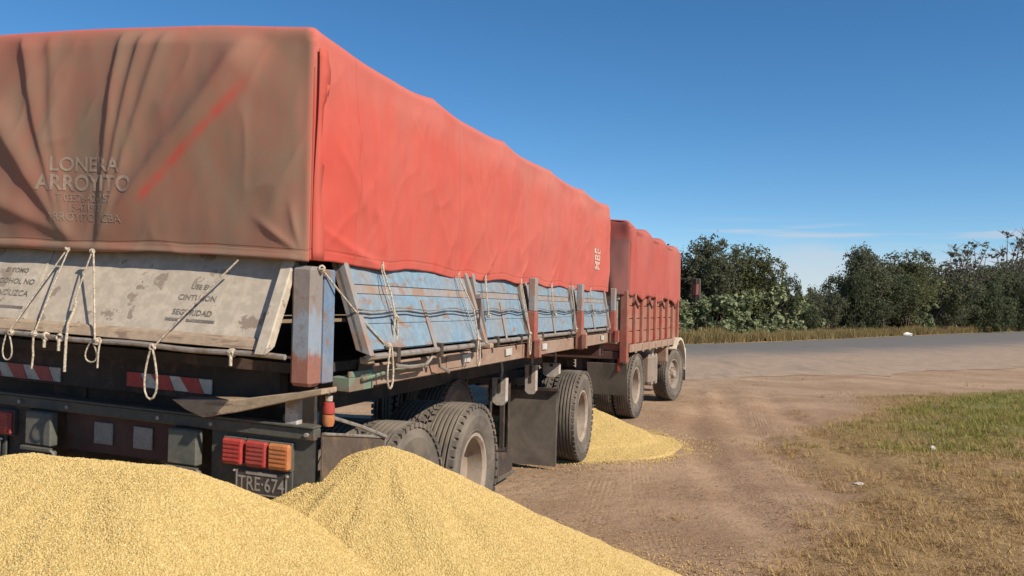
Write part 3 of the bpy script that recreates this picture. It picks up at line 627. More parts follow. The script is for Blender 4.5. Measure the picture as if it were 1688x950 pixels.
def rim_mesh(deep=True, r=TR):
    ri = r * 0.55; h = TWID / 2
    # outer face is towards -v
    if deep: prof = [(ri, -h * .80), (ri + .012, -h * .86), (ri - .012, -h * .86), (ri - .03, -h * .70), (ri - .035, h * .2), (ri - .07, h * .55), (0.17, h * .62), (0.12, h * .5), (0.0, h * .5), (0.0, h * .62), (0.12, h * .64), (ri - .04, h * .78), (ri, h * .78)]
    else: prof = [(ri, -h * .80), (ri + .012, -h * .86), (ri - .012, -h * .86), (ri - .03, -h * .70), (ri - .05, -h * .4), (0.17, -h * .62), (0.12, -h * .6), (0.0, -h * .6), (0.0, -h * .5), (0.16, -h * .5), (ri - .04, h * .78), (ri, h * .78)]
    mb = MB(); mb.lathe((0, 0, 0), (0, 1, 0), prof, 48, True)
    me = mb.mesh('wheel'); me.polygons.foreach_set('use_smooth', [True] * len(me.polygons)); me.set_sharp_from_angle(angle=R(30)); return me
RIM = rim_mesh(True); RIM.materials.append(MATS['rim_paint'])
RIMF = rim_mesh(False); RIMF.materials.append(MATS['grey_tank'])
def hub_mesh(face):
    mb = MB(); mb.lathe((0, 0, 0), (0, 1, 0), [(0.0, face - .06), (0.055, face - .06), (0.075, face - .045), (0.085, face), (0.0, face + .05)], 20, False)
    for k in range(10):
        t = 2 * math.pi * k / 10; c = Vector((math.cos(t) * .14, face, math.sin(t) * .14)); mb.cyl(c - Vector((0, .022, 0)), c + Vector((0, .03, 0)), 0.014, 6)
    me = mb.mesh('hub'); me.polygons.foreach_set('use_smooth', [True] * len(me.polygons)); me.set_sharp_from_angle(angle=R(30)); return me
HUB = hub_mesh(0.05); HUB.materials.append(MATS['rim_paint']); HUBF = hub_mesh(-0.085); HUBF.materials.append(MATS['rim_paint'])
def wheel(par, u, v, z, flip=False, front=False, steer=0.0, spin=0.0, hub=True):
    w = bpy.data.objects.new('wheel', RIMF if front else RIM); COL.objects.link(w); w.parent = par
    w.location = (-v, u, z); w.rotation_euler = (spin, 0, (math.pi if flip else 0) + steer)
    w.rotation_mode = 'XYZ'
    t = bpy.data.objects.new('tyre', TYRE); COL.objects.link(t); t.parent = w
    if hub:
        h = bpy.data.objects.new('hub', HUBF if front else HUB); COL.objects.link(h); h.parent = w
    return w
for u in (1.36, 2.54, 6.30):
    for vo, vi, fl in ((0.155, 0.46, False), (2.345, 2.04, True)):
        wheel(T, u, vo, TR - 0.006, fl, spin=random.random() * 3)
        wheel(T, u, vi, TR - 0.006, not fl, spin=random.random() * 3, hub=False)
    MB().cyl((u, 0.3, TR), (u, 2.2, TR), 0.06, 12).build('axle', 'chassis_dark', T, smooth=True)
# springs, hangers, drawbar
for v in (0.70, 1.80):
    for u in (1.36, 2.54, 6.30):
        m_ = MB()
        for k in range(5):
            l = 0.52 - 0.08 * k
            m_.tube([(u - l, v, 0.72 + .16 * (l / .52) ** 2 - .016 * k), (u, v, 0.70 - .016 * k), (u + l, v, 0.72 + .16 * (l / .52) ** 2 - .016 * k)], 0.014, 4)
        m_.build('leaf_spring', 'chassis_dark', T)
for u, z0, z1, wd in ((3.86, 0.88, 1.13, 0.09), (4.86, 0.89, 1.19, 0.08), (5.83, 0.99, 1.15, 0.13)):
    h_ = MB().prism([(0.2, z1), (0.2 + wd * 1.5, z1), (0.2 + wd * 1.45, z0 + .03), (0.2 + wd, z0), (0.2 + wd * .4, z0), (0.2, z0 + .04)], 0, u - .035, u + .035).build('spring_hanger', 'pale_metal', T, bevel=0.005)
    MB().box(u - .042, u - .036, 0.2 + wd * .55, 0.2 + wd * .85, z0 + .12, z1 - .01).build('hanger_slot', 'chassis_dark', h_)
    MB().tube([(u, .26, z1), (u + .02, .26, z1 + .06), (u - .01, .27, 1.36)], 0.016, 6).build('hanger_bolt', 'pipe_metal', h_, smooth=True)
MB().lathe((6.3, 1.25, 0.95), (0, 0, 1), [(0.50, 0), (0.58, 0), (0.58, .09), (0.50, .09)], 40, True).build('turntable', 'chassis_dark', T, smooth=True)
for v in (0.95, 1.55):
    MB().bar((5.7, v, 0.86), (7.0, v, 0.86), 0.09, 0.14).build('steering_bogie', 'chassis_dark', T)
    MB().bar((6.9, v, 0.80), (8.85, 1.10 + (v - 1.25) * .15, 0.72), 0.07, 0.09).build('drawbar', 'red_dirty', T)
MB().box(7.30, 7.52, 0.05, 2.45, 1.16, 1.33).build('front_beam', 'red_dirty', T, bevel=0.005)
# mudflap behind the front axle, spare wheel in its cradle
MB().box(5.60, 5.62, 0.17, 0.74, 0.04, 0.86).build('mudflap', 'rubber_flap', T, bevel=0.004)
MB().box(5.55, 5.63, 0.15, 0.78, 0.861, 0.89).build('mudflap_bar', 'chassis_dark', T)
sp = bpy.data.objects.new('spare_wheel', RIM); COL.objects.link(sp); sp.parent = T; sp.location = (-0.86, 4.02, 0.56); sp.rotation_euler = (R(90), 0, 0)
st_ = bpy.data.objects.new('tyre', TYRE); COL.objects.link(st_); st_.parent = sp
for u in (3.75, 4.3):
    MB().tube([(u, 0.32, 1.05), (u, 0.32, 0.40), (u, 1.4, 0.40), (u, 1.4, 1.05)], 0.018, 6).build('spare_cradle', 'chassis_dark', T)
MB().box(4.45, 4.9, 0.45, 0.95, 0.10, 0.33).build('tool_box', 'chassis_dark', T, bevel=0.01)
MB().tube([(4.4, .45, .36), (4.4, .45, .08), (4.95, .45, .08)], 0.014, 6).build('tool_box_frame', 'bumper_grey', T)
for v in (0.5, 0.9): MB().bar((4.68, v, .33), (4.68, v, 1.1), .04, .04).build('tool_box_hanger', 'chassis_dark', T)

# ================================================================== TARPAULIN
L_, WD = 7.56, 2.5
Z0, Z1 = 1.975, 3.10
def seg_fold(px, py, a, b_, amp, w_steep, w_soft, taper=0.12):
    """height of a crease that runs a->b; steep on its left hand, soft on its right"""
    ax, ay = a; bx, by = b_; dx, dy = bx - ax, by - ay; l = math.hypot(dx, dy); dx /= l; dy /= l
    t = (px - ax) * dx + (py - ay) * dy; p = (px - ax) * dy - (py - ay) * dx
    f = sstep(t, -taper, taper * 0.6) * (1 - sstep(t, l - taper, l + taper))
    # creases open like a fan away from the tie point a
    wd = 0.45 + 0.65 * max(0, min(1.2, t / max(l, 1e-3)))
    w = (w_soft if p > 0 else w_steep) * wd
    q = p / w
    return amp * f * (wd - 0.3) * 1.3 / (1 + q * q) ** 1.5 if abs(q) < 8 else 0.0
# folds on the rear sheet, in (q = distance to the right from the left, z): mirrored v so that right is positive
RF = [((-1.44, 2.05), (-1.95, 2.70), 0.048, 0.055, 0.15), ((-1.50, 2.20), (-1.83, 3.25), 0.032, 0.035, 0.12), ((-1.44, 2.06), (-1.60, 3.15), 0.012, 0.04, 0.07),
      ((-1.24, 2.06), (-1.10, 3.16), 0.030, 0.03, 0.09), ((-1.22, 2.1), (-0.96, 3.14), 0.026, 0.03, 0.08), ((-1.2, 2.1), (-0.82, 3.10), 0.018, 0.035, 0.07),
      ((-1.23, 2.04), (-0.36, 3.00), 0.062, 0.085, 0.13),
      ((-1.40, 2.04), (-2.35, 2.35), 0.045, 0.07, 0.14), ((-0.06, 2.02), (-0.25, 2.14), 0.018, 0.02, 0.03), ((-0.04, 2.0), (-0.10, 2.2), 0.015, 0.02, 0.03)]
def rear_disp(v, z):
    wq = 0.014 * fbm(v * 2.6, z * 2.6, 31.0, 3) * sstep(z, 2.05, 2.4)
    q = -v + wq; h = 0.0
    for f in RF: h += seg_fold(q, z, *f)
    rdg = 1 - abs(fbm(v * 2.2 + z * .8, z * 1.1, 17.0, 3)) * 2
    h += 0.0045 * max(0, rdg) ** 3
    h += 0.022 * fbm(v * 1.4, z * 0.9, 2.0, 2) + 0.003 * fbm(v * 6, z * 3, 5.0, 2)
    h += 0.030 * math.sin(min(1, max(0, v / 2.5)) * math.pi) * math.sin(min(1, max(0, (z - Z0) / 1.1)) * math.pi * 0.9)
    # gathered lip along the tied hem
    h += 0.012 * math.exp(-((z - Z0 - 0.012) / 0.02) ** 2)
    e = sstep(v, 0.0, 0.10) * sstep(2.5 - v, 0, 0.1) * (1 - sstep(z, Z1 - 0.10, Z1))
    return h * e
SFOLD = [((0.25, 2.95), (0.78, 2.06), 0.0340, 0.0240, 0.07), ((0.14, 2.93), (0.50, 2.28), 0.0306, 0.0240, 0.06), ((0.05, 2.16), (0.75, 1.98), 0.0238, 0.0240, 0.06),
         ((1.15, 2.92), (1.85, 2.06), 0.0306, 0.0280, 0.09), ((2.0, 3.0), (2.62, 2.05), 0.0340, 0.0320, 0.09), ((2.2, 2.95), (2.7, 2.2), 0.0204, 0.0240, 0.07),
         ((3.0, 2.9), (3.45, 2.08), 0.0289, 0.0320, 0.10), ((4.3, 2.95), (4.55, 2.05), 0.0255, 0.0400, 0.10), ((5.2, 2.9), (5.42, 2.05), 0.0238, 0.0400, 0.12), ((6.0, 2.95), (6.35, 2.05), 0.0204, 0.0400, 0.12),
         ((0.05, 2.75), (0.42, 2.36), 0.0204, 0.0160, 0.05), ((3.7, 2.2), (3.45, 1.99), 0.0255, 0.0240, 0.05), ((4.8, 2.2), (4.5, 1.99), 0.0238, 0.0240, 0.05), ((2.85, 2.2), (2.5, 1.99), 0.0238, 0.0240, 0.06)]
def side_disp(u, z):
    h = 0.0; wu = 0.05 * fbm(u * 1.8, z * 1.8, 41.0, 3)
    for f in SFOLD: h += seg_fold(u + wu, z, *f, 0.2)
    rdg = 1 - abs(fbm(u * 1.5 - z * 1.1, z * 1.0 + u * .25, 19.0, 3)) * 2
    h += 0.0045 * max(0, rdg) ** 4
    h += 0.020 * fbm(u * 0.9, z * 1.2, 9.0, 3) + 0.007 * fbm(u * 4, z * 2.2, 7.0, 3)
    h += 0.016 * math.cos(2 * math.pi * u / 1.5) * sstep(z, 2.3, 2.9)
    h += 0.018 * math.sin(min(1, max(0, (z - Z0) / 1.1)) * math.pi)
    e = sstep(u, 0.0, 0.09) * sstep(L_ - u, 0, 0.1) * (1 - sstep(z, Z1 - 0.2, Z1))
    return h * e
TIES_SIDE = (0.74, 1.95, 2.52, 3.46, 4.50, 5.36, 6.30)
def hem_side(u):
    d = min(abs(u - t) for t in TIES_SIDE)
    return Z0 + 0.012 * math.cos(min(d, .5) * math.pi / .5) * -1 + 0.012 * fbm(u * 1.7, 3.3, 1.0, 3)
def hem_rear(v):
    # the middle is hauled down by the two tie ropes, the rest lifts a little
    return Z0 - 0.012 * math.exp(-((v - 1.34) / 0.3) ** 2) + 0.010 * math.sin(v * 2.1) + 0.004 * fbm(v * 5, 1.0, 2.0, 2)
def rounded(p, lo, hi, rad):
    c = Vector([max(l + r, min(h - r, x)) for x, l, h, r in zip(p, lo, hi, rad)])
    return c
def tarp_mesh(name, L, W, z1, hem_s, hem_r, sd, rd, top_bump, du, dz, dv, dust_fn, shear, hem_back=None, rr=0.10):
    """open-bottomed cloth box; rear, right and top carry the relief"""
    vs = []; fs = []; dust = []; fade = []; hemd = []
    def put(u, v, z, base):
        # base: 'r' rear, 's' right, 'l' left, 'f' front, 't' top
        rt_ = rr
        nu = nv = nz = 0.0
        cu = min(max(u, 0.035), L - 0.035); cv = min(max(v, rt_), W - rt_); cz = min(z, z1 - rt_)
        # separate radii: sharp upright corners, soft top edge
        n = Vector(((u - cu) / 0.035, (v - cv) / rt_ if z > z1 - rt_ else ((v - min(max(v, 0.035), W - 0.035)) / 0.035), (z - cz) / rt_))
        if n.length > 1e-6:
            n.normalize()
            bu = cu; bv = cv if z > z1 - rt_ else min(max(v, 0.035), W - 0.035); bz = cz
            p = Vector((bu + n.x * 0.035, bv + n.y * (rt_ if z > z1 - rt_ else 0.035), bz + n.z * rt_))
        else:
            p = Vector((u, v, z)); n = Vector((0, 0, 1))
        h = 0.0
        if base == 'r': h = rd(v, z); p.x -= h
        elif base == 's': h = sd(u, z); p.y -= h
        elif base == 'l': h = sd(L - u, z) * .7; p.y += h
        elif base == 'f': h = rd(W - v, z) * .6; p.x += h
        p.z += top_bump(u, v) * sstep(z, z1 - 0.35, z1)
        vs.append((p.x, p.y, p.z)); d_ = dust_fn(base, u, v, z, h); dust.append(d_ if base in 'rf' else 0.0); fade.append(0.0 if base in 'rf' else d_)
        hemd.append(z - (hem_s(u) if base in 'sl' else hem_r(v)))
    def grid(na, nb, fn, flip=False):
        k = len(vs)
        for j in range(nb + 1):
            for i in range(na + 1): fn(i / na, j / nb)
        m_ = na + 1
        for j in range(nb):
            for i in range(na):
                f = (k + j * m_ + i, k + j * m_ + i + 1, k + (j + 1) * m_ + i + 1, k + (j + 1) * m_ + i)
                fs.append(f[::-1] if flip else f)
    nu, nv, nz = int(L / du), int(W / dv), int((z1 - Z0) / dz)
    def smooth_end(a):  # denser near the ends
        return a
    grid(nv, nz, lambda a, b_: put(0, W * a, hem_r(W * a) + (z1 - hem_r(W * a)) * b_, 'r'), True)
    grid(nu, nz, lambda a, b_: put(L * a, 0, hem_s(L * a) + (z1 - hem_s(L * a)) * b_, 's'))
    grid(nu, max(8, nz // 3), lambda a, b_: put(L * a, W, hem_s(L * a) + (z1 - hem_s(L * a)) * b_, 'l'), True)
    grid(nv, max(8, nz // 3), lambda a, b_: put(L, W * a, Z0 + (z1 - Z0) * b_, 'f'))
    grid(nu, nv, lambda a, b_: put(L * a, W * b_, z1, 't'))
    me = bpy.data.meshes.new(name); me.from_pydata([(-p[1], p[0], p[2] + shear * p[1]) for p in vs], [], fs)
    for nm, dd in (('dust', dust), ('fade', fade), ('hemd', hemd)):
        at = me.attributes.new(nm, 'FLOAT', 'POINT'); at.data.foreach_set('value', dd)
    bm = bmesh.new(); bm.from_mesh(me); bmesh.ops.remove_doubles(bm, verts=bm.verts, dist=0.0015); bm.to_mesh(me); bm.free()
    me.polygons.foreach_set('use_smooth', [True] * len(me.polygons))
    return me
def dust_main(base, u, v, z, h):
    if base == 'r':
        d = 0.90 - 0.10 * fbm(v * 1.2, z * 1.2, 4.0, 3)
        # sunlit streak painted as cleaner, redder cloth along the long diagonal crease
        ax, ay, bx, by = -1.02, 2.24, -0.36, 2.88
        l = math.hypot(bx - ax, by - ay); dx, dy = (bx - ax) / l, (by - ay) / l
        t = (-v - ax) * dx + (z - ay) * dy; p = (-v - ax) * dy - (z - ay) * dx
        lit_streak = math.exp(-((p - 0.032) / 0.022) ** 2) * sstep(t, 0, .1) * (1 - sstep(t, l - .15, l + .05))
        d -= 0.6 * lit_streak * (0.55 + 0.9 * max(0, 0.5 + fbm(v * 9, z * 9, 2., 3)))
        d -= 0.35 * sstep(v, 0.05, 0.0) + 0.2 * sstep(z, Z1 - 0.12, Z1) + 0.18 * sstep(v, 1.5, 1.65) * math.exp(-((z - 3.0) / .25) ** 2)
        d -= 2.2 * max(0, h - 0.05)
        return max(0.05, min(1, d))
    if base in 'sl':
        d = 0.18 + 0.50 * sstep(z, 2.76, 2.98) * (0.8 + .5 * fbm(u * .8, z, 1.0, 3)) + 0.26 * sstep(u, 0.8, 5.0) + 0.10 * fbm(u * .9, z * 1.4, 6.0, 3)
        d -= 0.22 * (1 - sstep(u, 0.25, 0.55)) * (1 - sstep(z, 2.3, 2.7))
        return max(0, min(1, d))
    if base == 't': return 0.5
    return 0.4
def top_main(u, v):
    return 0.035 * abs(math.sin(math.pi * (u - 0.06) / 1.5)) ** 0.7 * -1 + 0.02 + 0.03 * math.sin(math.pi * v / 2.5) + 0.012 * fbm(u * 1.3, v, 3.0, 2)
TP = empty('tarpaulin', TC, -A)
tag(TP, 'large faded red canvas tarpaulin with dusty brown back sheet, lashed over the long trailer', 'tarpaulin')
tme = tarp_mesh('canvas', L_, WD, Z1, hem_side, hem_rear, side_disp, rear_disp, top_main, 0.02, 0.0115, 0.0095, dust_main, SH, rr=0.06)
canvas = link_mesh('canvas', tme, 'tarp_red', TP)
sm = canvas.modifiers.new('thickness', 'SOLIDIFY'); sm.thickness = 0.005; sm.offset = -1
# vertical overlap seam at the rear right corner
mb = tb(); pts = []
for k in range(24):
    z = 1.985 + 1.02 * k / 23; w = 0.055 + 0.015 * math.sin(k * .7) + (0.02 if 17 < k < 22 else 0)
    pts.append((z, w))
vsx = []; 
for z, w in pts: vsx += [(0.015, -0.012 - 0.01 * math.sin(z * 5), z), (0.015 + w, -0.030 - 0.012 * math.sin(z * 4 + 1), z)]
mb.add(vsx, [(2 * i, 2 * i + 1, 2 * i + 3, 2 * i + 2) for i in range(23)])
me = mb.mesh('corner_seam', recalc=False); me.polygons.foreach_set('use_smooth', [True] * len(me.polygons))
at = me.attributes.new('dust', 'FLOAT', 'POINT'); at.data.foreach_set('value', [0.12] * len(me.vertices)); at = me.attributes.new('hemd', 'FLOAT', 'POINT'); at.data.foreach_set('value', [1.0] * len(me.vertices))
o = link_mesh('corner_seam', me, 'tarp_red', TP); sm = o.modifiers.new('thickness', 'SOLIDIFY'); sm.thickness = 0.006
# printed lettering on the rear sheet
def cloth_rear(v, zc, y):
    z = zc + y; return (-rear_disp(v, z) - 0.0022, v, z)
for body, sz, z, xs, bd in (('LONERA', 0.105, 2.385, 1.12, 0.002), ('ARROYITO', 0.115, 2.285, 1.06, 0.003), ('T.03576-424157', 0.056, 2.227, 0.98, 0.0), ('15-471983', 0.056, 2.178, 0.92, 0.0), ('ARROYITO - CBA', 0.060, 2.125, 1.0, 0.0)):
    vs, fs = text_geo(body, sz, 0.014, xs, bd)
    mb = tb(); mb.add([cloth_rear(1.31 - x, z, y) for x, y in vs], fs)
    link_mesh('printed_lettering', mb.mesh('printed_lettering', recalc=False), 'tarp_ink', TP)
vs, fs = text_geo('MBE', 0.42, 0.03, 0.34, 0.010)
mb = tb(); mb.add([(6.85 - y, -side_disp(6.85 - y, 2.36 + x) - 0.005, 2.36 + x) for x, y in vs], fs)
link_mesh('printed_lettering', mb.mesh('printed_lettering', recalc=False), 'side_ink', TP)
# ropes
def sag(p, q, n=8, s=0.01):
    p, q = Vector(p), Vector(q); return [p.lerp(q, i / n) - Vector((0, 0, s * math.sin(math.pi * i / n))) for i in range(n + 1)]
def loop(c, w, h, plane='v', n=16):
    """hanging teardrop from point c"""
    out = []
    for i in range(n + 1):
        t = i / n * 2 * math.pi; y = -h * (1 - math.cos(t)) / 2; x = w / 2 * math.sin(t) * (0.35 + 0.65 * (1 - math.cos(t)) / 2) * 1.5
        p = Vector(c) + (Vector((0, x, y)) if plane == 'v' else Vector((x, 0, y))); out.append(p)
    return out
def rope(pts, r=0.0042, mat='rope_fibre'): return tb().tube(pts, r, 6).build('rope', mat, TP, smooth=True, angle=80)
def knot(c, r=0.014):
    c = Vector(c); mb = tb()
    for k in range(3):
        ax = Vector((random.uniform(-1, 1), random.uniform(-1, 1), random.uniform(-1, 1))).normalized(); a = ax.cross(Vector((.3, .5, .8))).normalized(); b_ = ax.cross(a)
        mb.tube([c + (a * math.cos(t) + b_ * math.sin(t)) * r for t in np.linspace(0, 2 * math.pi, 9)[:-1]], 0.0055, 5, True)
    mb.build('knot', 'rope_fibre', TP, smooth=True, angle=80)
t1 = (-0.035, 1.405, 1.975); t2 = (-0.035, 1.245, 1.97)
for p in (t1, t2): knot(p, 0.011)
rope(sag(t1, (-0.185, 1.615, 1.53), s=-.004)); rope(loop((-0.190, 1.615, 1.53), 0.055, 0.14)); knot((-0.185, 1.60, 1.53)); 
rope(sag((t1[0], t1[1] - .01, t1[2]), (-0.18, 1.455, 1.54), s=-.004)); rope([(-0.185, 1.455, 1.54), (-0.19, 1.452, 1.47), (-0.19, 1.448, 1.43), (-0.19, 1.455, 1.36)], 0.0055); knot((-0.183, 1.455, 1.535))
rope(sag(t2, (-0.12, 1.27, 1.70), s=-.004) + [(-0.13, 1.272, 1.66)], 0.004); rope([(-0.115, 1.262, 1.71), (-0.13, 1.262, 1.66), (-0.17, 1.255, 1.60), (-0.185, 1.25, 1.52), (-0.19, 1.25, 1.36)], 0.0075)
rope(sag((t2[0], t2[1] - .008, t2[2]), (-0.185, 1.075, 1.525), s=-.004), 0.005); knot((-0.185, 1.06, 1.525), 0.018); rope(loop((-0.19, 1.09, 1.52), 0.065, 0.10)); rope([(-0.19, 1.04, 1.52), (-0.193, 1.045, 1.47), (-0.19, 1.05, 1.395)], 0.005)
rope(sag((-0.03, 0.375, 1.965), (-0.185, 0.735, 1.515), s=-.006), 0.005); rope(loop((-0.19, 0.735, 1.515), 0.066, 0.245), 0.0055); knot((-0.185, 0.735, 1.52))
for v, h in ((1.39, .05), (1.30, .06), (0.30, .055)):
    knot((-0.17, v, 1.525), 0.019); rope([(-0.18, v, 1.52), (-0.185, v - .004, 1.52 - h)], 0.008)
rope(sag((0.09, -0.028, 1.93), (0.56, -0.135, 1.575), s=.01), 0.0055); rope(loop((0.58, -0.165, 1.57), 0.065, 0.235, 'u'), 0.006); knot((0.57, -0.155, 1.565)); knot((0.06, -0.03, 1.945), 0.016)
for i, u in enumerate(TIES_SIDE):
    z = hem_side(u); v0 = -0.03; 
    e = gate_pt(u, 0.62 if i % 2 == 0 else 0.95, 0.058, 1); j = 0.05 * math.sin(i * 2.3)
    rope([(u, v0, z + 0.05), (u, -0.035, z), (u + j * .3, e[1] + .02, (z + e[2]) / 2), (u + j, e[1] - .01, e[2])], 0.005)
    rope([(u - .012, v0, z + 0.04), (u - .02, -0.033, z), (u - .06, (v0 + e[1]) / 2 - .02, (z + e[2]) / 2), (u + j - .01, e[1] - .012, e[2])], 0.0035)
    if i in (0, 1, 3): 
        rope(loop((u + j, e[1] - .012, e[2] + .02), 0.05, 0.16 if i == 0 else .2, 'u'), 0.006)
    knot((u + j, e[1] - .012, e[2]), 0.013)
for k, (g0, g1) in enumerate(GATES):
    for tt, rr_, mt in ((0.555, 0.0045, 'cord_dark'), (0.515, 0.004, 'pipe_metal')):
        pts = [Vector(gate_pt(g0 + (g1 - g0) * q / 12, tt + 0.02 * math.sin(q * 1.3 + k), 0.066, 1)) for q in range(13)]
        rope(pts, rr_, mt)

# ================================================================== TRUCK
K = empty('grain_truck', KC, -B)
tag(K, 'red wooden-sided grain truck with cream front fender coupled ahead of the long trailer', 'truck')
def kb(): return MB(0.02)
kb().box(-0.66, 3.56, 0.0, 2.46, 1.10, 1.20).build('bed', 'truck_red', K, bevel=0.006)
kb().box(-0.66, 3.56, -0.05, -0.004, 1.09, 1.21).build('side_rail', 'rust_rail', K, bevel=0.006)
for k in range(4):
    kb().box(-0.56, 3.54, 0.004, 0.035, 1.215 + 0.2 * k, 1.405 + 0.2 * k).build('plank', 'truck_red', K, bevel=0.005)
    kb().box(-0.56, 3.54, 2.425, 2.456, 1.215 + 0.2 * k, 1.405 + 0.2 * k).build('plank', 'truck_red', K, bevel=0.005)
    kb().box(3.50, 3.538, 0.04, 2.42, 1.215 + 0.2 * k, 1.405 + 0.2 * k).build('plank', 'truck_red', K, bevel=0.005)
for k in range(8):
    u = -0.28 + k * 0.52
    s_ = kb().box(u - 0.04, u + 0.04, -0.045, 0.002, 1.18, 2.02).build('stake', 'truck_red', K, bevel=0.006)
    kb().box(u - 0.06, u + 0.06, -0.06, -0.046, 1.07, 1.20).build('stake_pocket', 'rust_rail', s_, bevel=0.005)
    if k % 2 == 0: kb().bar((u - .1, -0.055, 1.9), (u + .1, -0.055, 1.78), 0.02, 0.03).build('latch', 'chassis_dark', s_)
for v in (-0.02, 2.36):
    kb().box(-0.74, -0.62, v, v + 0.12, 0.93, 2.05).build('corner_post', 'red_paint', K, bevel=0.01)
RG = kb().box(-0.70, -0.665, 0.12, 2.34, 1.22, 1.98).build('rear_gate', 'white_paint', K)
for v in (0.14, 0.9, 1.6, 2.2):
    kb().box(-0.735, -0.702, v, v + 0.1, 1.22, 1.95).build('gate_rib', 'pale_metal', RG, bevel=0.005)
kb().box(-0.75, -0.702, 0.11, 2.35, 1.90, 1.97).build('gate_top_rail', 'pale_metal', RG, bevel=0.005)
kb().box(-0.722, -0.702, 0.26, 0.86, 1.24, 1.80).build('gate_panel', 'grey_blue', RG)
MB().box(-0.70, -0.58, 0.12, 2.34, 0.98, 1.10).build('rear_beam', 'red_dirty', K, bevel=0.006)
for v in (0.78, 1.62): MB().box(-0.6, 5.2, v - .05, v + .05, 0.80, 1.07).build('chassis_beam', 'chassis_dark', K)
MB().hexa([(-0.62, -0.02, 0.42), (-0.60, -0.02, 0.42), (-0.60, 0.62, 0.42), (-0.62, 0.62, 0.42), (-0.72, -0.02, 0.92), (-0.70, -0.02, 0.92), (-0.70, 0.62, 0.92), (-0.72, 0.62, 0.92)]).build('mudflap', 'rubber_flap', K, bevel=0.004)
MB().hexa([(-0.62, 1.84, 0.42), (-0.60, 1.84, 0.42), (-0.60, 2.48, 0.42), (-0.62, 2.48, 0.42), (-0.72, 1.84, 0.92), (-0.70, 1.84, 0.92), (-0.70, 2.48, 0.92), (-0.72, 2.48, 0.92)]).build('mudflap', 'rubber_flap', K, bevel=0.004)
MB().box(-0.72, -0.66, 0.1, 0.13, 0.80, 1.0).build('tail_lamp', 'lens_red', K)
MB().tube([(-0.95, 1.23, 0.74), (-0.6, 1.23, 0.78)], 0.05, 8).build('tow_hitch', 'chassis_dark', K)
for vo, vi, fl in ((0.14, 0.45, False), (2.32, 2.01, True)):
    wheel(K, 0.12, vo, TR - 0.005, fl, spin=1.1); wheel(K, 0.12, vi, TR - 0.005, not fl, spin=2, hub=False)
MB().cyl((0.12, .3, TR), (0.12, 2.2, TR), 0.07, 12).build('axle', 'chassis_dark', K, smooth=True)
for v, fl in ((0.10, False), (2.36, True)):
    w = wheel(K, 3.15, v, TR - 0.01, fl, True, steer=R(-9)); w.scale = (1, 1, 0.97)
MB().cyl((3.15, .2, TR - .02), (3.15, 2.3, TR - .02), 0.05, 12).build('axle', 'chassis_dark', K, smooth=True)
# fuel tank, air tank, battery box
tk = MB().box(1.35, 1.95, 0.05, 0.55, 0.42, 0.96).build('fuel_tank', 'grey_tank', K, bevel=0.06)
for u in (1.48, 1.82): MB().box(u - .025, u + .025, 0.04, 0.56, 0.41, 0.97).build('tank_strap', 'pipe_metal', tk, bevel=0.05)
MB().lathe((1.75, 0.30, 1.02), (0, 1, 0), [(0.0, -.2), (0.07, -.2), (0.085, -.17), (0.085, .17), (0.07, .2), (0.0, .2)], 16, False).build('air_tank', 'cream_paint', K, smooth=True)
MB().box(0.95, 1.25, 0.30, 0.62, 0.36, 0.60).build('step_box', 'pale_metal', K, bevel=0.01)
MB().box(2.45, 2.62, 0.0, 0.5, 0.78, 1.085).build('side_bracket', 'rust_rail', K, bevel=0.01)
# front fender flare with dark well
mb = MB(); n = 18; ro, ri, c = 0.64, 0.595, (3.22, 0, 0.56)
ring = []
for i in range(n + 1):
    t = math.pi * (0.76 - 0.80 * i / n); ring.append((math.cos(t), math.sin(t)))
vsx = []
for cx_, sz_ in ring:
    for r_, v_ in ((ro, -0.12), (ri, -0.12), (ri, 0.06), (ro, 0.06)): vsx.append((c[0] + cx_ * r_, v_, c[2] + max(0, sz_) * r_ + (0.02 if sz_ > .3 else 0)))
fsx = [(4 * i + a, 4 * i + (a + 1) % 4, 4 * i + 4 + (a + 1) % 4, 4 * i + 4 + a) for i in range(n) for a in range(4)] + [(0, 1, 2, 3), (4 * n + 3, 4 * n + 2, 4 * n + 1, 4 * n)]
mb.add(vsx, fsx); fd = mb.build('front_fender', 'cream_paint', K, smooth=True)
MB().box(3.82, 3.85, -0.11, 0.22, 0.34, 0.60).build('fender_flap', 'mirror_dark', fd)
# cab (mostly hidden by the load)
cb = MB().hexa([(3.64, 0.24, 1.0), (5.0, 0.24, 1.0), (5.0, 2.22, 1.0), (3.64, 2.22, 1.0), (3.64, 0.30, 2.55), (4.75, 0.30, 2.55), (4.75, 2.16, 2.55), (3.64, 2.16, 2.55)]).build('cab', 'cream_paint', K, bevel=0.07)
MB().hexa([(3.85, 0.255, 1.75), (4.65, 0.255, 1.75), (4.65, 0.245, 1.75), (3.85, 0.245, 1.75), (3.85, 0.278, 2.35), (4.55, 0.278, 2.35), (4.55, 0.268, 2.35), (3.85, 0.268, 2.35)]).build('side_window', 'windscreen', cb)
MB().hexa([(4.93, 0.4, 1.75), (4.93, 2.06, 1.75), (4.915, 2.06, 1.75), (4.915, 0.4, 1.75), (4.82, 0.4, 2.4), (4.82, 2.06, 2.4), (4.805, 2.06, 2.4), (4.805, 0.4, 2.4)]).build('windscreen', 'windscreen', cb)
MB().box(4.6, 5.12, 0.1, 2.32, 0.55, 0.95).build('front_bumper', 'cream_paint', cb, bevel=0.03)
MB().tube([(4.5, 0.27, 2.40), (4.55, -0.18, 2.42), (4.55, -0.18, 1.85), (4.5, 0.25, 1.80)], 0.015, 6).build('mirror_arm', 'mirror_dark', cb)
mh = MB().box(4.56, 4.64, -0.27, -0.08, 1.98, 2.42).build('mirror', 'mirror_dark', cb, bevel=0.02)
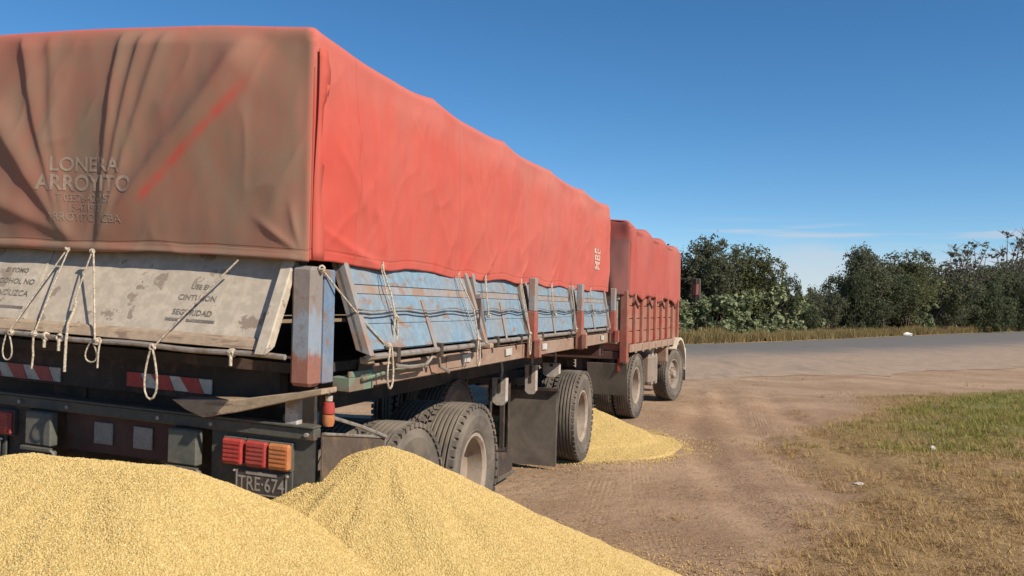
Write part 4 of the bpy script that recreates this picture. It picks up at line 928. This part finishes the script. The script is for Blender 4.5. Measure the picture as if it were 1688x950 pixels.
MB().hexa([(4.535, -0.235, 2.08), (4.54, -0.235, 2.08), (4.54, -0.115, 2.08), (4.535, -0.115, 2.08), (4.558, -0.235, 2.30), (4.563, -0.235, 2.30), (4.563, -0.115, 2.30), (4.558, -0.115, 2.30)]).build('mirror_glass', 'mirror_glass', mh)
# truck tarpaulin
KT = empty('tarpaulin', KC, -B)
tag(KT, 'smaller faded red tarpaulin with rippled hem covering the red truck body', 'tarpaulin')
Lk, Wk, Zk = 4.30, 2.54, 3.14
def hem_k(u): return 1.975 - 0.02 * u + 0.035 * math.sin(u * 4.6 + 0.7) * sstep(u, 0, .5) - 0.02 * math.sin(u * 9)
def side_k(u, z):
    h = 0.040 * math.cos(2 * math.pi * u / 1.28) * sstep(z, 1.9, 2.9) + 0.030 * fbm(u * 1.5, z * .5, 3, 3) + 0.012 * fbm(u * 5, z * 1.2, 8, 3)
    for f in (((0.25, 2.95), (0.75, 2.0), .05, .03, .1), ((1.5, 2.9), (1.8, 2.05), .04, .03, .1), ((2.7, 2.85), (2.9, 2.0), .035, .03, .1), ((1.0, 2.8), (1.3, 2.0), .03, .03, .08), ((3.4, 2.8), (3.5, 2.0), .03, .03, .08)): h += seg_fold(u, z, *f, .2)
    return h * sstep(u, 0, .1) * sstep(Lk - u, 0, .1) * (1 - sstep(z, Zk - .15, Zk))
def rear_k(v, z):
    h = 0.09 * math.sin(v * 9) * (1 - sstep(z, 2.6, 2.95)) * .6 + 0.02 * fbm(v * 2, z, 3, 3)
    h += 0.09 * math.exp(-((v - 0.42 + (2.9 - z) * .15) / .12) ** 2) * (1 - sstep(z, 2.5, 2.9))
    return h * sstep(v, 0, .1) * sstep(Wk - v, 0, .1)
def shade_fade_k(base, u, v, z, h):
    if base == 'r': return 0.85 - (0.45 if z > 2.85 else 0)  # rear sheet painted dark as shade, top flap left paler
    return max(0, min(1, 0.22 + .2 * sstep(u, 2, 4.2) + .2 * sstep(z, 2.7, 3.0) + .12 * fbm(u, z, 2, 3)))
def top_k(u, v): return -0.07 * abs(math.sin(math.pi * u / 1.28)) - 0.16 * u / 4.3 + 0.05 * math.sin(math.pi * v / 2.5)
me = tarp_mesh('canvas', Lk, Wk, Zk, hem_k, lambda v: 1.97, side_k, rear_k, top_k, 0.05, 0.04, 0.04, shade_fade_k, 0.02, rr=0.09)
o = link_mesh('canvas', me, 'tarp_red_truck', KT); o.location = (0.04, -0.70, 0)
sm = o.modifiers.new('thickness', 'SOLIDIFY'); sm.thickness = 0.006; sm.offset = -1

# ================================================================== GRAIN HEAPS
def grain_nodes(density, rad, seed):
    ng = bpy.data.node_groups.new('scatter_grain', 'GeometryNodeTree')
    ng.interface.new_socket(name='Geometry', in_out='INPUT', socket_type='NodeSocketGeometry')
    ng.interface.new_socket(name='Geometry', in_out='OUTPUT', socket_type='NodeSocketGeometry')
    gi = ng.nodes.new('NodeGroupInput'); go = ng.nodes.new('NodeGroupOutput')
    dp = ng.nodes.new('GeometryNodeDistributePointsOnFaces'); dp.inputs['Density'].default_value = density; dp.inputs['Seed'].default_value = seed
    ic = ng.nodes.new('GeometryNodeMeshIcoSphere'); ic.inputs['Radius'].default_value = rad; ic.inputs['Subdivisions'].default_value = 1
    tr = ng.nodes.new('GeometryNodeTransform'); tr.inputs['Scale'].default_value = (1.25, 0.95, 0.72)
    smn = ng.nodes.new('GeometryNodeSetMaterial'); smn.inputs['Material'].default_value = MATS['grain_seed']
    rv = ng.nodes.new('FunctionNodeRandomValue'); rv.data_type = 'FLOAT_VECTOR'; rv.inputs[0].default_value = (0, 0, 0); rv.inputs[1].default_value = (6.28, 6.28, 6.28)
    rs = ng.nodes.new('FunctionNodeRandomValue'); rs.data_type = 'FLOAT'; rs.inputs[2].default_value = 0.75; rs.inputs[3].default_value = 1.25
    ip = ng.nodes.new('GeometryNodeInstanceOnPoints'); l = ng.links.new
    l(gi.outputs[0], dp.inputs['Mesh']); l(dp.outputs['Points'], ip.inputs['Points']); l(ic.outputs['Mesh'], tr.inputs['Geometry']); l(tr.outputs[0], smn.inputs['Geometry'])
    l(smn.outputs[0], ip.inputs['Instance']); l(rv.outputs[0], ip.inputs['Rotation']); l(rs.outputs[1], ip.inputs['Scale']); l(ip.outputs[0], go.inputs[0])
    return ng
def heap(center, peak, slope, ridge, ridge_ang, seed, label, density, rad, rn=70, an=150, round_=0.10, sink=0.03):
    E_ = empty('grain_heap', (center[0], center[1], 0)); tag(E_, label, 'grain heap')
    Rm = peak / slope * 1.12 + 0.1
    dx, dy = math.cos(ridge_ang), math.sin(ridge_ang)
    vs = []; 
    def hgt(x, y):
        t = max(-ridge / 2, min(ridge / 2, x * dx + y * dy)); d = math.hypot(x - dx * t, y - dy * t)
        d *= 1 + 0.07 * fbm(x * .9 + seed, y * .9, 2.0, 3)
        h = peak - slope * (math.sqrt(d * d + round_ ** 2) - round_)
        if h < 0.10: h = 0.10 * math.exp((h - 0.10) / 0.10) - 0.02     # thin spill at the foot
        an_ = math.atan2(y, x); h += 0.022 * fbm(math.cos(an_) * 4.5 + seed, math.sin(an_) * 4.5, d * .9, 3) * sstep(d, .1, .5) * (1 if h > .12 else 0.3)
        return h + 0.014 * fbm(x * 3 + seed, y * 3, 1.0, 4) + 0.006 * fbm(x * 11, y * 11 + seed, 1.0, 2)
    for i in range(rn + 1):
        r_ = Rm * (i / rn) ** 0.9 + (0 if i else 0)
        for j in range(an):
            t = 2 * math.pi * j / an
            ex = ridge / 2 * (math.cos(t) * dx + math.sin(t) * dy) * min(1, r_ / .2)
            x, y = r_ * math.cos(t) + dx * ex, r_ * math.sin(t) + dy * ex
            z = hgt(x, y)
            if i == rn: z = -0.05
            vs.append((x, y, z))
    fs = [(i * an + j, (i + 1) * an + j, (i + 1) * an + (j + 1) % an, i * an + (j + 1) % an) for i in range(rn) for j in range(an)]
    me = bpy.data.meshes.new('heap_core'); me.from_pydata(vs, [], fs)
    bm = bmesh.new(); bm.from_mesh(me); bmesh.ops.remove_doubles(bm, verts=bm.verts, dist=1e-4); bmesh.ops.recalc_face_normals(bm, faces=bm.faces)
    if sum(f.normal.z for f in bm.faces) < 0: bmesh.ops.reverse_faces(bm, faces=bm.faces)
    bm.to_mesh(me); bm.free()
    me.polygons.foreach_set('use_smooth', [True] * len(me.polygons))
    o = link_mesh('heap_core', me, 'grain_bed', E_)
    me2 = me.copy(); o2 = bpy.data.objects.new('loose_grain', me2); COL.objects.link(o2); o2.parent = E_; o2['kind'] = 'stuff'
    md = o2.modifiers.new('grains', 'NODES'); md.node_group = grain_nodes(density, rad, seed)
    # stray grains round the foot
    vr = []; fr_ = []; na = 48
    for k, q in enumerate((0.93, 1.08, 1.3)):
        for j in range(na):
            t = 2 * math.pi * j / na; x = (Rm * q + ridge / 2 * abs(math.cos(t - ridge_ang))) * math.cos(t); y = (Rm * q + ridge / 2 * abs(math.cos(t - ridge_ang))) * math.sin(t)
            vr.append((x, y, ground_z(center[0] + x, center[1] + y) + 0.006))
    fr_ = [(k * na + j, (k + 1) * na + j, (k + 1) * na + (j + 1) % na, k * na + (j + 1) % na) for k in range(2) for j in range(na)]
    for nm, sel, den in (('spilled_grain', fr_[:na], 1600), ('spilled_grain', fr_[na:], 220)):
        me3 = bpy.data.meshes.new(nm); me3.from_pydata(vr, [], sel); o3 = bpy.data.objects.new(nm, me3); COL.objects.link(o3); o3.parent = E_; o3['kind'] = 'stuff'
        md = o3.modifiers.new('grains', 'NODES'); md.node_group = grain_nodes(den, rad, seed + 2)
    return E_
heap((-1.80, 3.78), 1.085, 0.50, 0.75, math.atan2(TV.y, TV.x), 3, 'wide heap of yellow grain poured out below the white tailgate', 18500, 0.0044)
heap((-0.625, 4.5), 1.045, 0.51, 0.0, 0, 8, 'conical heap of yellow grain burying the rear right trailer wheels', 18500, 0.0044)
heap((0.55, 11.75), 0.58, 0.42, 0.2, 0.2, 14, 'low heap of yellow grain between trailer front wheels and the truck', 5000, 0.0065, 50, 110)

# ================================================================== PLANTS
def tri_mesh(name, P):
    """P: (n,3,3) or (n,4,3) array of separate faces"""
    n, k, _ = P.shape
    me = bpy.data.meshes.new(name); me.vertices.add(n * k); me.vertices.foreach_set('co', P.reshape(-1).astype(np.float32))
    me.loops.add(n * k); me.loops.foreach_set('vertex_index', np.arange(n * k, dtype=np.int32))
    me.polygons.add(n); me.polygons.foreach_set('loop_start', np.arange(0, n * k, k, dtype=np.int32))
    me.update(calc_edges=True); me.validate(); return me
def leaf_quads(C, size, r, flat=0.0, asp=0.55):
    n = len(C); a = r.normal(size=(n, 3)); a[:, 2] *= (1 - flat); a /= np.linalg.norm(a, axis=1, keepdims=True)
    b_ = r.normal(size=(n, 3)); b_ -= a * (a * b_).sum(1, keepdims=True); b_ /= np.linalg.norm(b_, axis=1, keepdims=True)
    s = (size * r.uniform(0.6, 1.3, size=(n, 1)))
    return np.stack([C - a * s, C + b_ * s * asp, C + a * s, C - b_ * s * asp], 1)
def crown_points(r, blobs, n):
    """points gathered in many small clumps inside the given ellipsoids (x,y,z,rx,ry,rz)"""
    vol = np.array([b_[3] * b_[4] * b_[5] for b_ in blobs]) ** 0.8; vol /= vol.sum(); out = []
    for b_, w in zip(blobs, vol):
        m_ = max(4, int(n * w)); nc = max(3, m_ // 26)
        d = r.normal(size=(nc, 3)); d /= np.linalg.norm(d, axis=1, keepdims=True); rad = r.uniform(0.35, 1.06, size=(nc, 1)) ** 0.6
        cc = d * rad
        k = r.integers(0, nc, m_); p = cc[k] + r.normal(size=(m_, 3)) * 0.13
        out.append(p * np.array(b_[3:6]) + np.array(b_[0:3]))
    return np.concatenate(out)
def limbs(mb, base, blobs, r, r0):
    top = Vector((base[0], base[1], 0))
    for i, b_ in enumerate(blobs):
        e = Vector((b_[0], b_[1], b_[2])); m1 = Vector((e.x * .25, e.y * .25, e.z * .45)); 
        mb.tube([Vector((r.normal() * .05, r.normal() * .05, -0.15)), m1 + Vector((r.normal() * .1, r.normal() * .1, 0)), m1.lerp(e, .6) + Vector((r.normal() * .15, r.normal() * .15, 0)), e], [r0, r0 * .7, r0 * .45, r0 * .15], 5)
def tree_meshes(seed, kind):
    r = np.random.default_rng(seed)
    blobs = []
    if kind == 'round':      # broad leafy scrub tree, about 1 unit = 1 m, height about 5
        for k in range(11):
            t = r.uniform(0, 6.28); rr = r.uniform(0.2, 1.5); z = r.uniform(1.0, 4.1); rr *= 1.15 - 0.12 * abs(z - 2.2)
            blobs.append((rr * math.cos(t), rr * math.sin(t), z, r.uniform(.6, 1.0), r.uniform(.6, 1.0), r.uniform(.5, .85)))
        blobs.append((0, 0, 2.2, 1.4, 1.4, 1.6)); n, size = 12000, 0.075
    elif kind == 'low':       # dense low scrub
        for k in range(9):
            t = r.uniform(0, 6.28); rr = r.uniform(0.3, 1.9)
            blobs.append((rr * math.cos(t), rr * math.sin(t), r.uniform(.6, 2.1), r.uniform(.7, 1.1), r.uniform(.7, 1.1), r.uniform(.5, .9)))
        n, size = 11000, 0.075
    elif kind == 'sparse':    # thorn tree, open top
        for k in range(26):
            t = r.uniform(0, 6.28); z = r.uniform(2.4, 5.7); rr = r.uniform(0.2, 1.75)
            blobs.append((rr * math.cos(t), rr * math.sin(t), z, r.uniform(.22, .5), r.uniform(.22, .5), r.uniform(.16, .36)))
        blobs.append((0, 0, 1.6, 1.5, 1.5, 1.4)); n, size = 6500, 0.062
    else:                     # broad-leaved shrub
        for k in range(10):
            t = r.uniform(0, 6.28); rr = r.uniform(0.0, 0.9)
            blobs.append((rr * math.cos(t), rr * math.sin(t), r.uniform(.25, 2.1), r.uniform(.35, .6), r.uniform(.35, .6), r.uniform(.35, .6)))
        n, size = 2300, 0.115
    P = crown_points(r, blobs, n); P = P[P[:, 2] > 0.05]
    crown = tri_mesh('crown', leaf_quads(P, size, r, 0.3, 0.62 if kind == 'shrub' else 0.5))
    mb = MB(); r0 = 0.10 if kind != 'shrub' else 0.035
    limbs(mb, (0, 0), blobs[:8] if kind != 'sparse' else blobs[:26], r, r0 * .7)
    if kind == 'sparse':
        for b_ in blobs[:26]:
            for q in range(4):
                e = Vector(b_[:3]) + Vector((r.normal() * .4, r.normal() * .4, r.uniform(.0, .5))); mb.tube([Vector(b_[:3]) - Vector((0, 0, .2)), e], [.02, .008], 4)
    # MB swaps axes (u,v)->(-v,u); feed it unswapped
    mb.v = [(p[1], -p[0], p[2]) for p in mb.v]
    trunk = mb.mesh('trunk', True)
    trunk.materials.append(MATS['bark'])
    return crown, trunk
VAR = {}
for kind, leafs, seeds in (('round', ('leaf_grey_green', 'leaf_olive'), (1, 2, 3)), ('low', ('leaf_dark', 'leaf_dark', 'leaf_grey_green'), (5, 6, 7)), ('sparse', ('leaf_grey_green',), (8, 9)), ('shrub', ('leaf_broad',), (11, 12, 13))):
    VAR[kind] = []
    for i, s_ in enumerate(seeds):
        c, t = tree_meshes(s_, kind); c.materials.append(MATS[leafs[i % len(leafs)]]); VAR[kind].append((c, t))
cb_, tb_ = tree_meshes(21, 'shrub'); cb_.materials.append(MATS['leaf_bright']); VAR['bright'] = [(cb_, tb_)]
def top_at(py, px, Y): return EYE + (502.6 + 0.021 * (px - 844) - py) / 1450 * Y
def plant(name, kind, i, px, Y, top, wide, label, cat, group=None, py=None):
    """px is only used to choose the bearing"""
    k = (px - 844) / 1450
    y = 30.0
    while y < 150 and poly_y(ROAD_FAR, k * y) > y - 2.2: y += 0.5
    if Y < y: Y = y + (Y * 7.3 % 2.0)
    if py is not None: top = top_at(py, px, Y) * 1.0
    X = k * Y
    c, t = VAR[kind][i % len(VAR[kind])]
    zs = [v.co.z for v in c.vertices]; hz = np.percentile(zs, 98.5)
    E_ = empty(name, (X, Y, ground_z(X, Y)), random.uniform(0, 6.28)); s = top / hz
    E_.scale = (wide, wide, s)
    for nm, me in (('crown', c), ('trunk', t)):
        o = bpy.data.objects.new(nm, me); COL.objects.link(o); o.parent = E_
    tag(E_, label, cat, group)
G1 = 'scrub trees behind the road'
for i, (k, vi, px, Y, py, w, lab) in enumerate([
    ('round', 0, 1165, 53, 400, 1.10, 'tall grey-green scrub tree rising beside the red truck load'),
    ('round', 1, 1232, 54, 412, 1.05, 'tall scrub tree with a lobed crown behind the pale-leaved shrubs'),
    ('round', 2, 1105, 54, 415, 1.0, 'scrub tree half hidden behind the truck tarpaulin'),
    ('low', 0, 1266, 56, 464, 0.75, 'low dark scrub tree sloping down to the gap in the trees'),
    ('low', 1, 1318, 60, 494, 0.6, 'lowest dark scrub tree in the gap between the two stands of trees'),
    ('low', 2, 1350, 63, 482, 0.7, 'low dark scrub tree where the right-hand stand begins'),
    ('round', 0, 1425, 67, 415, 1.05, 'domed pale-topped scrub tree near the gap in the trees'),
    ('low', 0, 1410, 64, 456, 0.75, 'dark scrub tree below the domed pale-topped tree'),
    ('round', 1, 1493, 71, 423, 1.25, 'round-topped dark green tree in the middle of the stand'),
    ('low', 1, 1455, 67, 456, 1.35, 'dense dark scrub between the domed and the round-topped tree'),
    ('low', 2, 1530, 70, 452, 1.45, 'dense dark scrub behind the bright green shrub'),
    ('sparse', 0, 1557, 77, 418, 1.2, 'small thorn tree with open twigs above the dark scrub'),
    ('sparse', 1, 1597, 80, 404, 1.3, 'thorn tree with open forked twigs above the dark scrub'),
    ('low', 0, 1590, 74, 448, 1.5, 'dense dark scrub under the forked thorn tree'),
    ('round', 2, 1640, 80, 440, 1.35, 'dark leafy tree under the tallest thorn tree'),
    ('sparse', 0, 1658, 84, 385, 1.35, 'tallest thorn tree with bare crooked limbs against the sky'),
    ('round', 0, 1690, 84, 432, 1.4, 'dark leafy tree at the end of the stand in view'),
    ('sparse', 1, 1700, 88, 385, 1.3, 'thorn tree with crooked limbs at the end of the stand'),
    ('low', 1, 1650, 76, 455, 1.5, 'dense dark scrub below the tallest thorn tree'),
    ('low', 2, 1745, 84, 440, 1.6, 'dense scrub carrying on beyond the end of the stand'),
    ('round', 1, 1800, 95, 420, 1.5, 'leafy tree carrying on along the road beyond the stand'),
    ('low', 2, 1140, 58, 455, 1.3, 'dark scrub filling in behind the truck load'),
    ('low', 1, 1200, 57, 455, 1.3, 'dark scrub filling in behind the pale-leaved shrubs'),
    ('round', 2, 1020, 52, 420, 1.1, 'scrub tree hidden behind the long trailer, nearer the truck'),
    ('low', 0, 900, 50, 455, 1.3, 'low scrub hidden behind the long trailer'),
]):
    plant('scrub_tree', k, vi, px, Y, 0, w * (1 if px < 1300 else 1.25), lab, 'tree', G1, py)
for i, (px, Y, py, w) in enumerate([(1290, 62, 486, 0.8), (1325, 66, 492, 0.8), (1355, 68, 486, 0.8), (1410, 71, 462, 1.0), (1450, 74, 455, 1.7), (1500, 77, 455, 1.8), (1545, 80, 455, 1.8), (1590, 83, 452, 1.9), (1640, 86, 452, 2.0), (1690, 90, 450, 2.1), (1735, 94, 440, 2.1)]):
    plant('scrub_tree', 'low', i, px, Y + 14, 0, w * 1.25, 'dark scrub of the unbroken back row behind the roadside trees', 'tree', 'back row of dark scrub', py)
ORD = ('first', 'second', 'third', 'fourth', 'fifth', 'sixth', 'seventh', 'eighth', 'ninth', 'tenth')
SL = 'pale-leaved broad shrub in the row along the far road edge'
for i, (px, Y, py, w) in enumerate([(1110, 47, 500, 1.1), (1138, 46.8, 498, 1.2), (1165, 48, 489, 1.2), (1190, 48.5, 492, 1.25), (1214, 49.5, 482, 1.15), (1240, 50, 480, 1.3), (1264, 51, 476, 1.3), (1288, 52, 478, 1.2), (1310, 53, 490, 1.1), (1333, 54.5, 503, 0.9)]):
    plant('broad_leaf_shrub', 'shrub', i, px, Y, 0, w, 'pale broad-leaved shrub, ' + ORD[i] + ' from the truck in the far roadside row', 'shrub', 'pale shrubs along the far road edge', py)
plant('broad_leaf_shrub', 'bright', 0, 1548, 66.5, 0, 1.7, 'bright yellow-green shrub standing in front of the dark scrub', 'shrub', None, 464)
plant('broad_leaf_shrub', 'shrub', 1, 1508, 66, 0, 1.4, 'dull green shrub just beside the bright yellow-green one', 'shrub', None, 470)
# grass: blades as one stuff object per kind
def blades(name, mat, pts, h, lean, w, r, per):
    n = len(pts) * per; B0 = np.repeat(pts, per, 0) + np.concatenate([r.normal(scale=0.03, size=(n, 2)), np.zeros((n, 1))], 1)
    t = r.uniform(0, 6.28, n); d = np.stack([np.cos(t), np.sin(t), np.zeros(n)], 1); sd = np.stack([-np.sin(t), np.cos(t), np.zeros(n)], 1)
    hh = np.repeat(h, per) * r.uniform(.5, 1.25, n); ln = r.uniform(0.35 * lean, lean, n)
    tip = B0 + d * (hh * np.sin(ln))[:, None] + np.array([0, 0, 1]) * (hh * np.cos(ln))[:, None]
    ww = (w * r.uniform(.6, 1.3, n))[:, None]
    o = link_mesh(name, tri_mesh(name, np.stack([B0 - sd * ww, B0 + sd * ww, tip], 1)), mat); o['kind'] = 'stuff'
    return o
def scatter(n, x0, x1, y0, y1, fn, r):
    out = []
    xs = r.uniform(x0, x1, n); ys = y0 + (y1 - y0) * r.uniform(0, 1, n) ** 1.25; pr = r.uniform(0, 1, n)
    for x, y, p in zip(xs, ys, pr):
        if abs(x) > 0.66 * y + .5: continue
        if p < fn(x, y): out.append((x, y, ground_z(x, y) - 0.004))
    return np.array(out)
vf = lambda x, y: sstep(verge_val(x, y) + 0.75 * fbm(x * 1.1, y * 1.1, 2.2, 3), 0.38, 0.95)
gf = lambda x, y: sstep(green_val(x, y) + 0.55 * fbm(x * .9, y * .9, 7.2, 3), 0.35, 0.9)
rg = np.random.default_rng(5)
pts = scatter(95000, 0.8, 22, 5.2, 31, lambda x, y: (vf(x, y) * (1 - .6 * gf(x, y)) if y < poly_y(ROAD_NEAR, x) else 0), rg)
tag(blades('dry_grass', 'straw_blade', pts, np.array([0.085 + 0.06 * fbm(p[0] * 2.3, p[1] * 2.3, 3., 3) for p in pts]), 1.5, 0.0034, rg, 7), 'trodden dry straw-coloured grass on the verge', 'grass')
pts = scatter(100000, 3.0, 24, 8.0, 31, lambda x, y: (vf(x, y) * gf(x, y) if y < poly_y(ROAD_NEAR, x) else 0), rg)
tag(blades('green_grass', 'green_blade', pts, np.array([0.10 + 0.10 * fbm(p[0] * 1.9, p[1] * 1.9, 6., 3) for p in pts]).clip(.03, .3), 1.15, 0.005, rg, 6), 'green patch of short grass on the verge by the road', 'grass')
ex = []
for k in range(24000):
    x = 5 + 70 * rg.uniform() ** 1.2; y = poly_y(ROAD_FAR, x) + 0.1 + abs(rg.normal()) * 1.3
    if fbm(x * .7, y * .7, 1.0, 3) > -0.35: ex.append((x, y, ground_z(x, y)))
ex = np.array(ex); hx = np.array([0.55 + 0.45 * fbm(p[0] * .5, p[1] * .5, 4.0, 2) for p in ex])
tag(blades('roadside_grass', 'gold_blade', ex, np.clip(hx, .12, 1), 0.55, 0.018, rg, 4), 'tall dry golden grass along the foot of the scrub', 'grass')
# straw and chaff lying on the dirt
pts = scatter(24000, -0.5, 9, 5.2, 20, lambda x, y: (1 - vf(x, y)) * sstep(fbm(x * .8, y * .8, 12., 3), -0.25, 0.5) if y < poly_y(ROAD_NEAR, x) - .5 else 0, rg)
n = len(pts); t = rg.uniform(0, 6.28, n); d = np.stack([np.cos(t), np.sin(t), np.zeros(n)], 1) * rg.uniform(.006, .035, (n, 1)); s2 = np.stack([-np.sin(t), np.cos(t), np.zeros(n)], 1) * .0035
pts[:, 2] += 0.010
up_ = np.array([0, 0, 0.004])
o = link_mesh('chaff', tri_mesh('chaff', np.stack([pts - d - s2, pts + d - s2 + up_, pts + d + s2 + up_, pts - d + s2], 1)), 'chaff'); o['kind'] = 'stuff'
tag(o, 'scattered straw bits and crumbs on the dirt', 'chaff')
# pebbles and clods pressed into the dirt
pp = scatter(5200, -0.8, 8, 5.4, 20, lambda x, y: (1 - vf(x, y)) * sstep(fbm(x * .9, y * .9, 22., 3), -0.4, 0.5) if y < poly_y(ROAD_NEAR, x) - .5 else 0, rg)
OC = np.array([(1, 0, 0), (-1, 0, 0), (0, 1, 0), (0, -1, 0), (0, 0, 1), (0, 0, -1)], float); OF = ((0, 2, 4), (2, 1, 4), (1, 3, 4), (3, 0, 4), (2, 0, 5), (1, 2, 5), (3, 1, 5), (0, 3, 5))
sz = 0.004 + 0.012 * rg.uniform(0, 1, len(pp)) ** 3
VV = pp[:, None, :] + OC[None] * (sz[:, None, None] * rg.uniform(.6, 1.3, (len(pp), 6, 1))) * np.array([1, 1, .7])
TT = np.concatenate([VV[:, f, :] for f in OF], 0)
o = link_mesh('pebbles', tri_mesh('pebbles', TT), 'chaff_stone'); tag(o, 'small pebbles and clods on the dirt', 'pebbles', None, 'stuff')
# litter
def scrap(loc, s, label, seed, mat='litter_white', name='plastic_scrap'):
    r = np.random.default_rng(seed); bm = bmesh.new(); bmesh.ops.create_icosphere(bm, subdivisions=2, radius=1)
    for v in bm.verts:
        v.co = Vector((v.co.x * s[0], v.co.y * s[1], max(v.co.z, -.3) * s[2])) * (1 + 0.9 * mnoise.noise(v.co * 2.3 + Vector((seed, 0, 0))))
    me = bpy.data.meshes.new(name); bm.to_mesh(me); bm.free()
    o = link_mesh(name, me, mat, None, (loc[0], loc[1], ground_z(*loc) + s[2] * .3)); tag(o, label, 'litter'); return o
scrap((5.53, 11.5), (0.045, 0.035, 0.045), 'crumpled white plastic scrap lying in the green grass', 4)
scrap((3.62, 9.1), (0.05, 0.03, 0.02), 'small white scrap lying in the dry straw', 9)
scrap((10.9, 26.6), (0.28, 0.08, 0.03), 'pale flat scrap lying on the dusty road edge', 12, 'pale_metal')
scrap((31.3, 69.6), (0.45, 0.3, 0.22), 'pale dumped bag lying at the foot of the scrub', 15, 'litter_white')
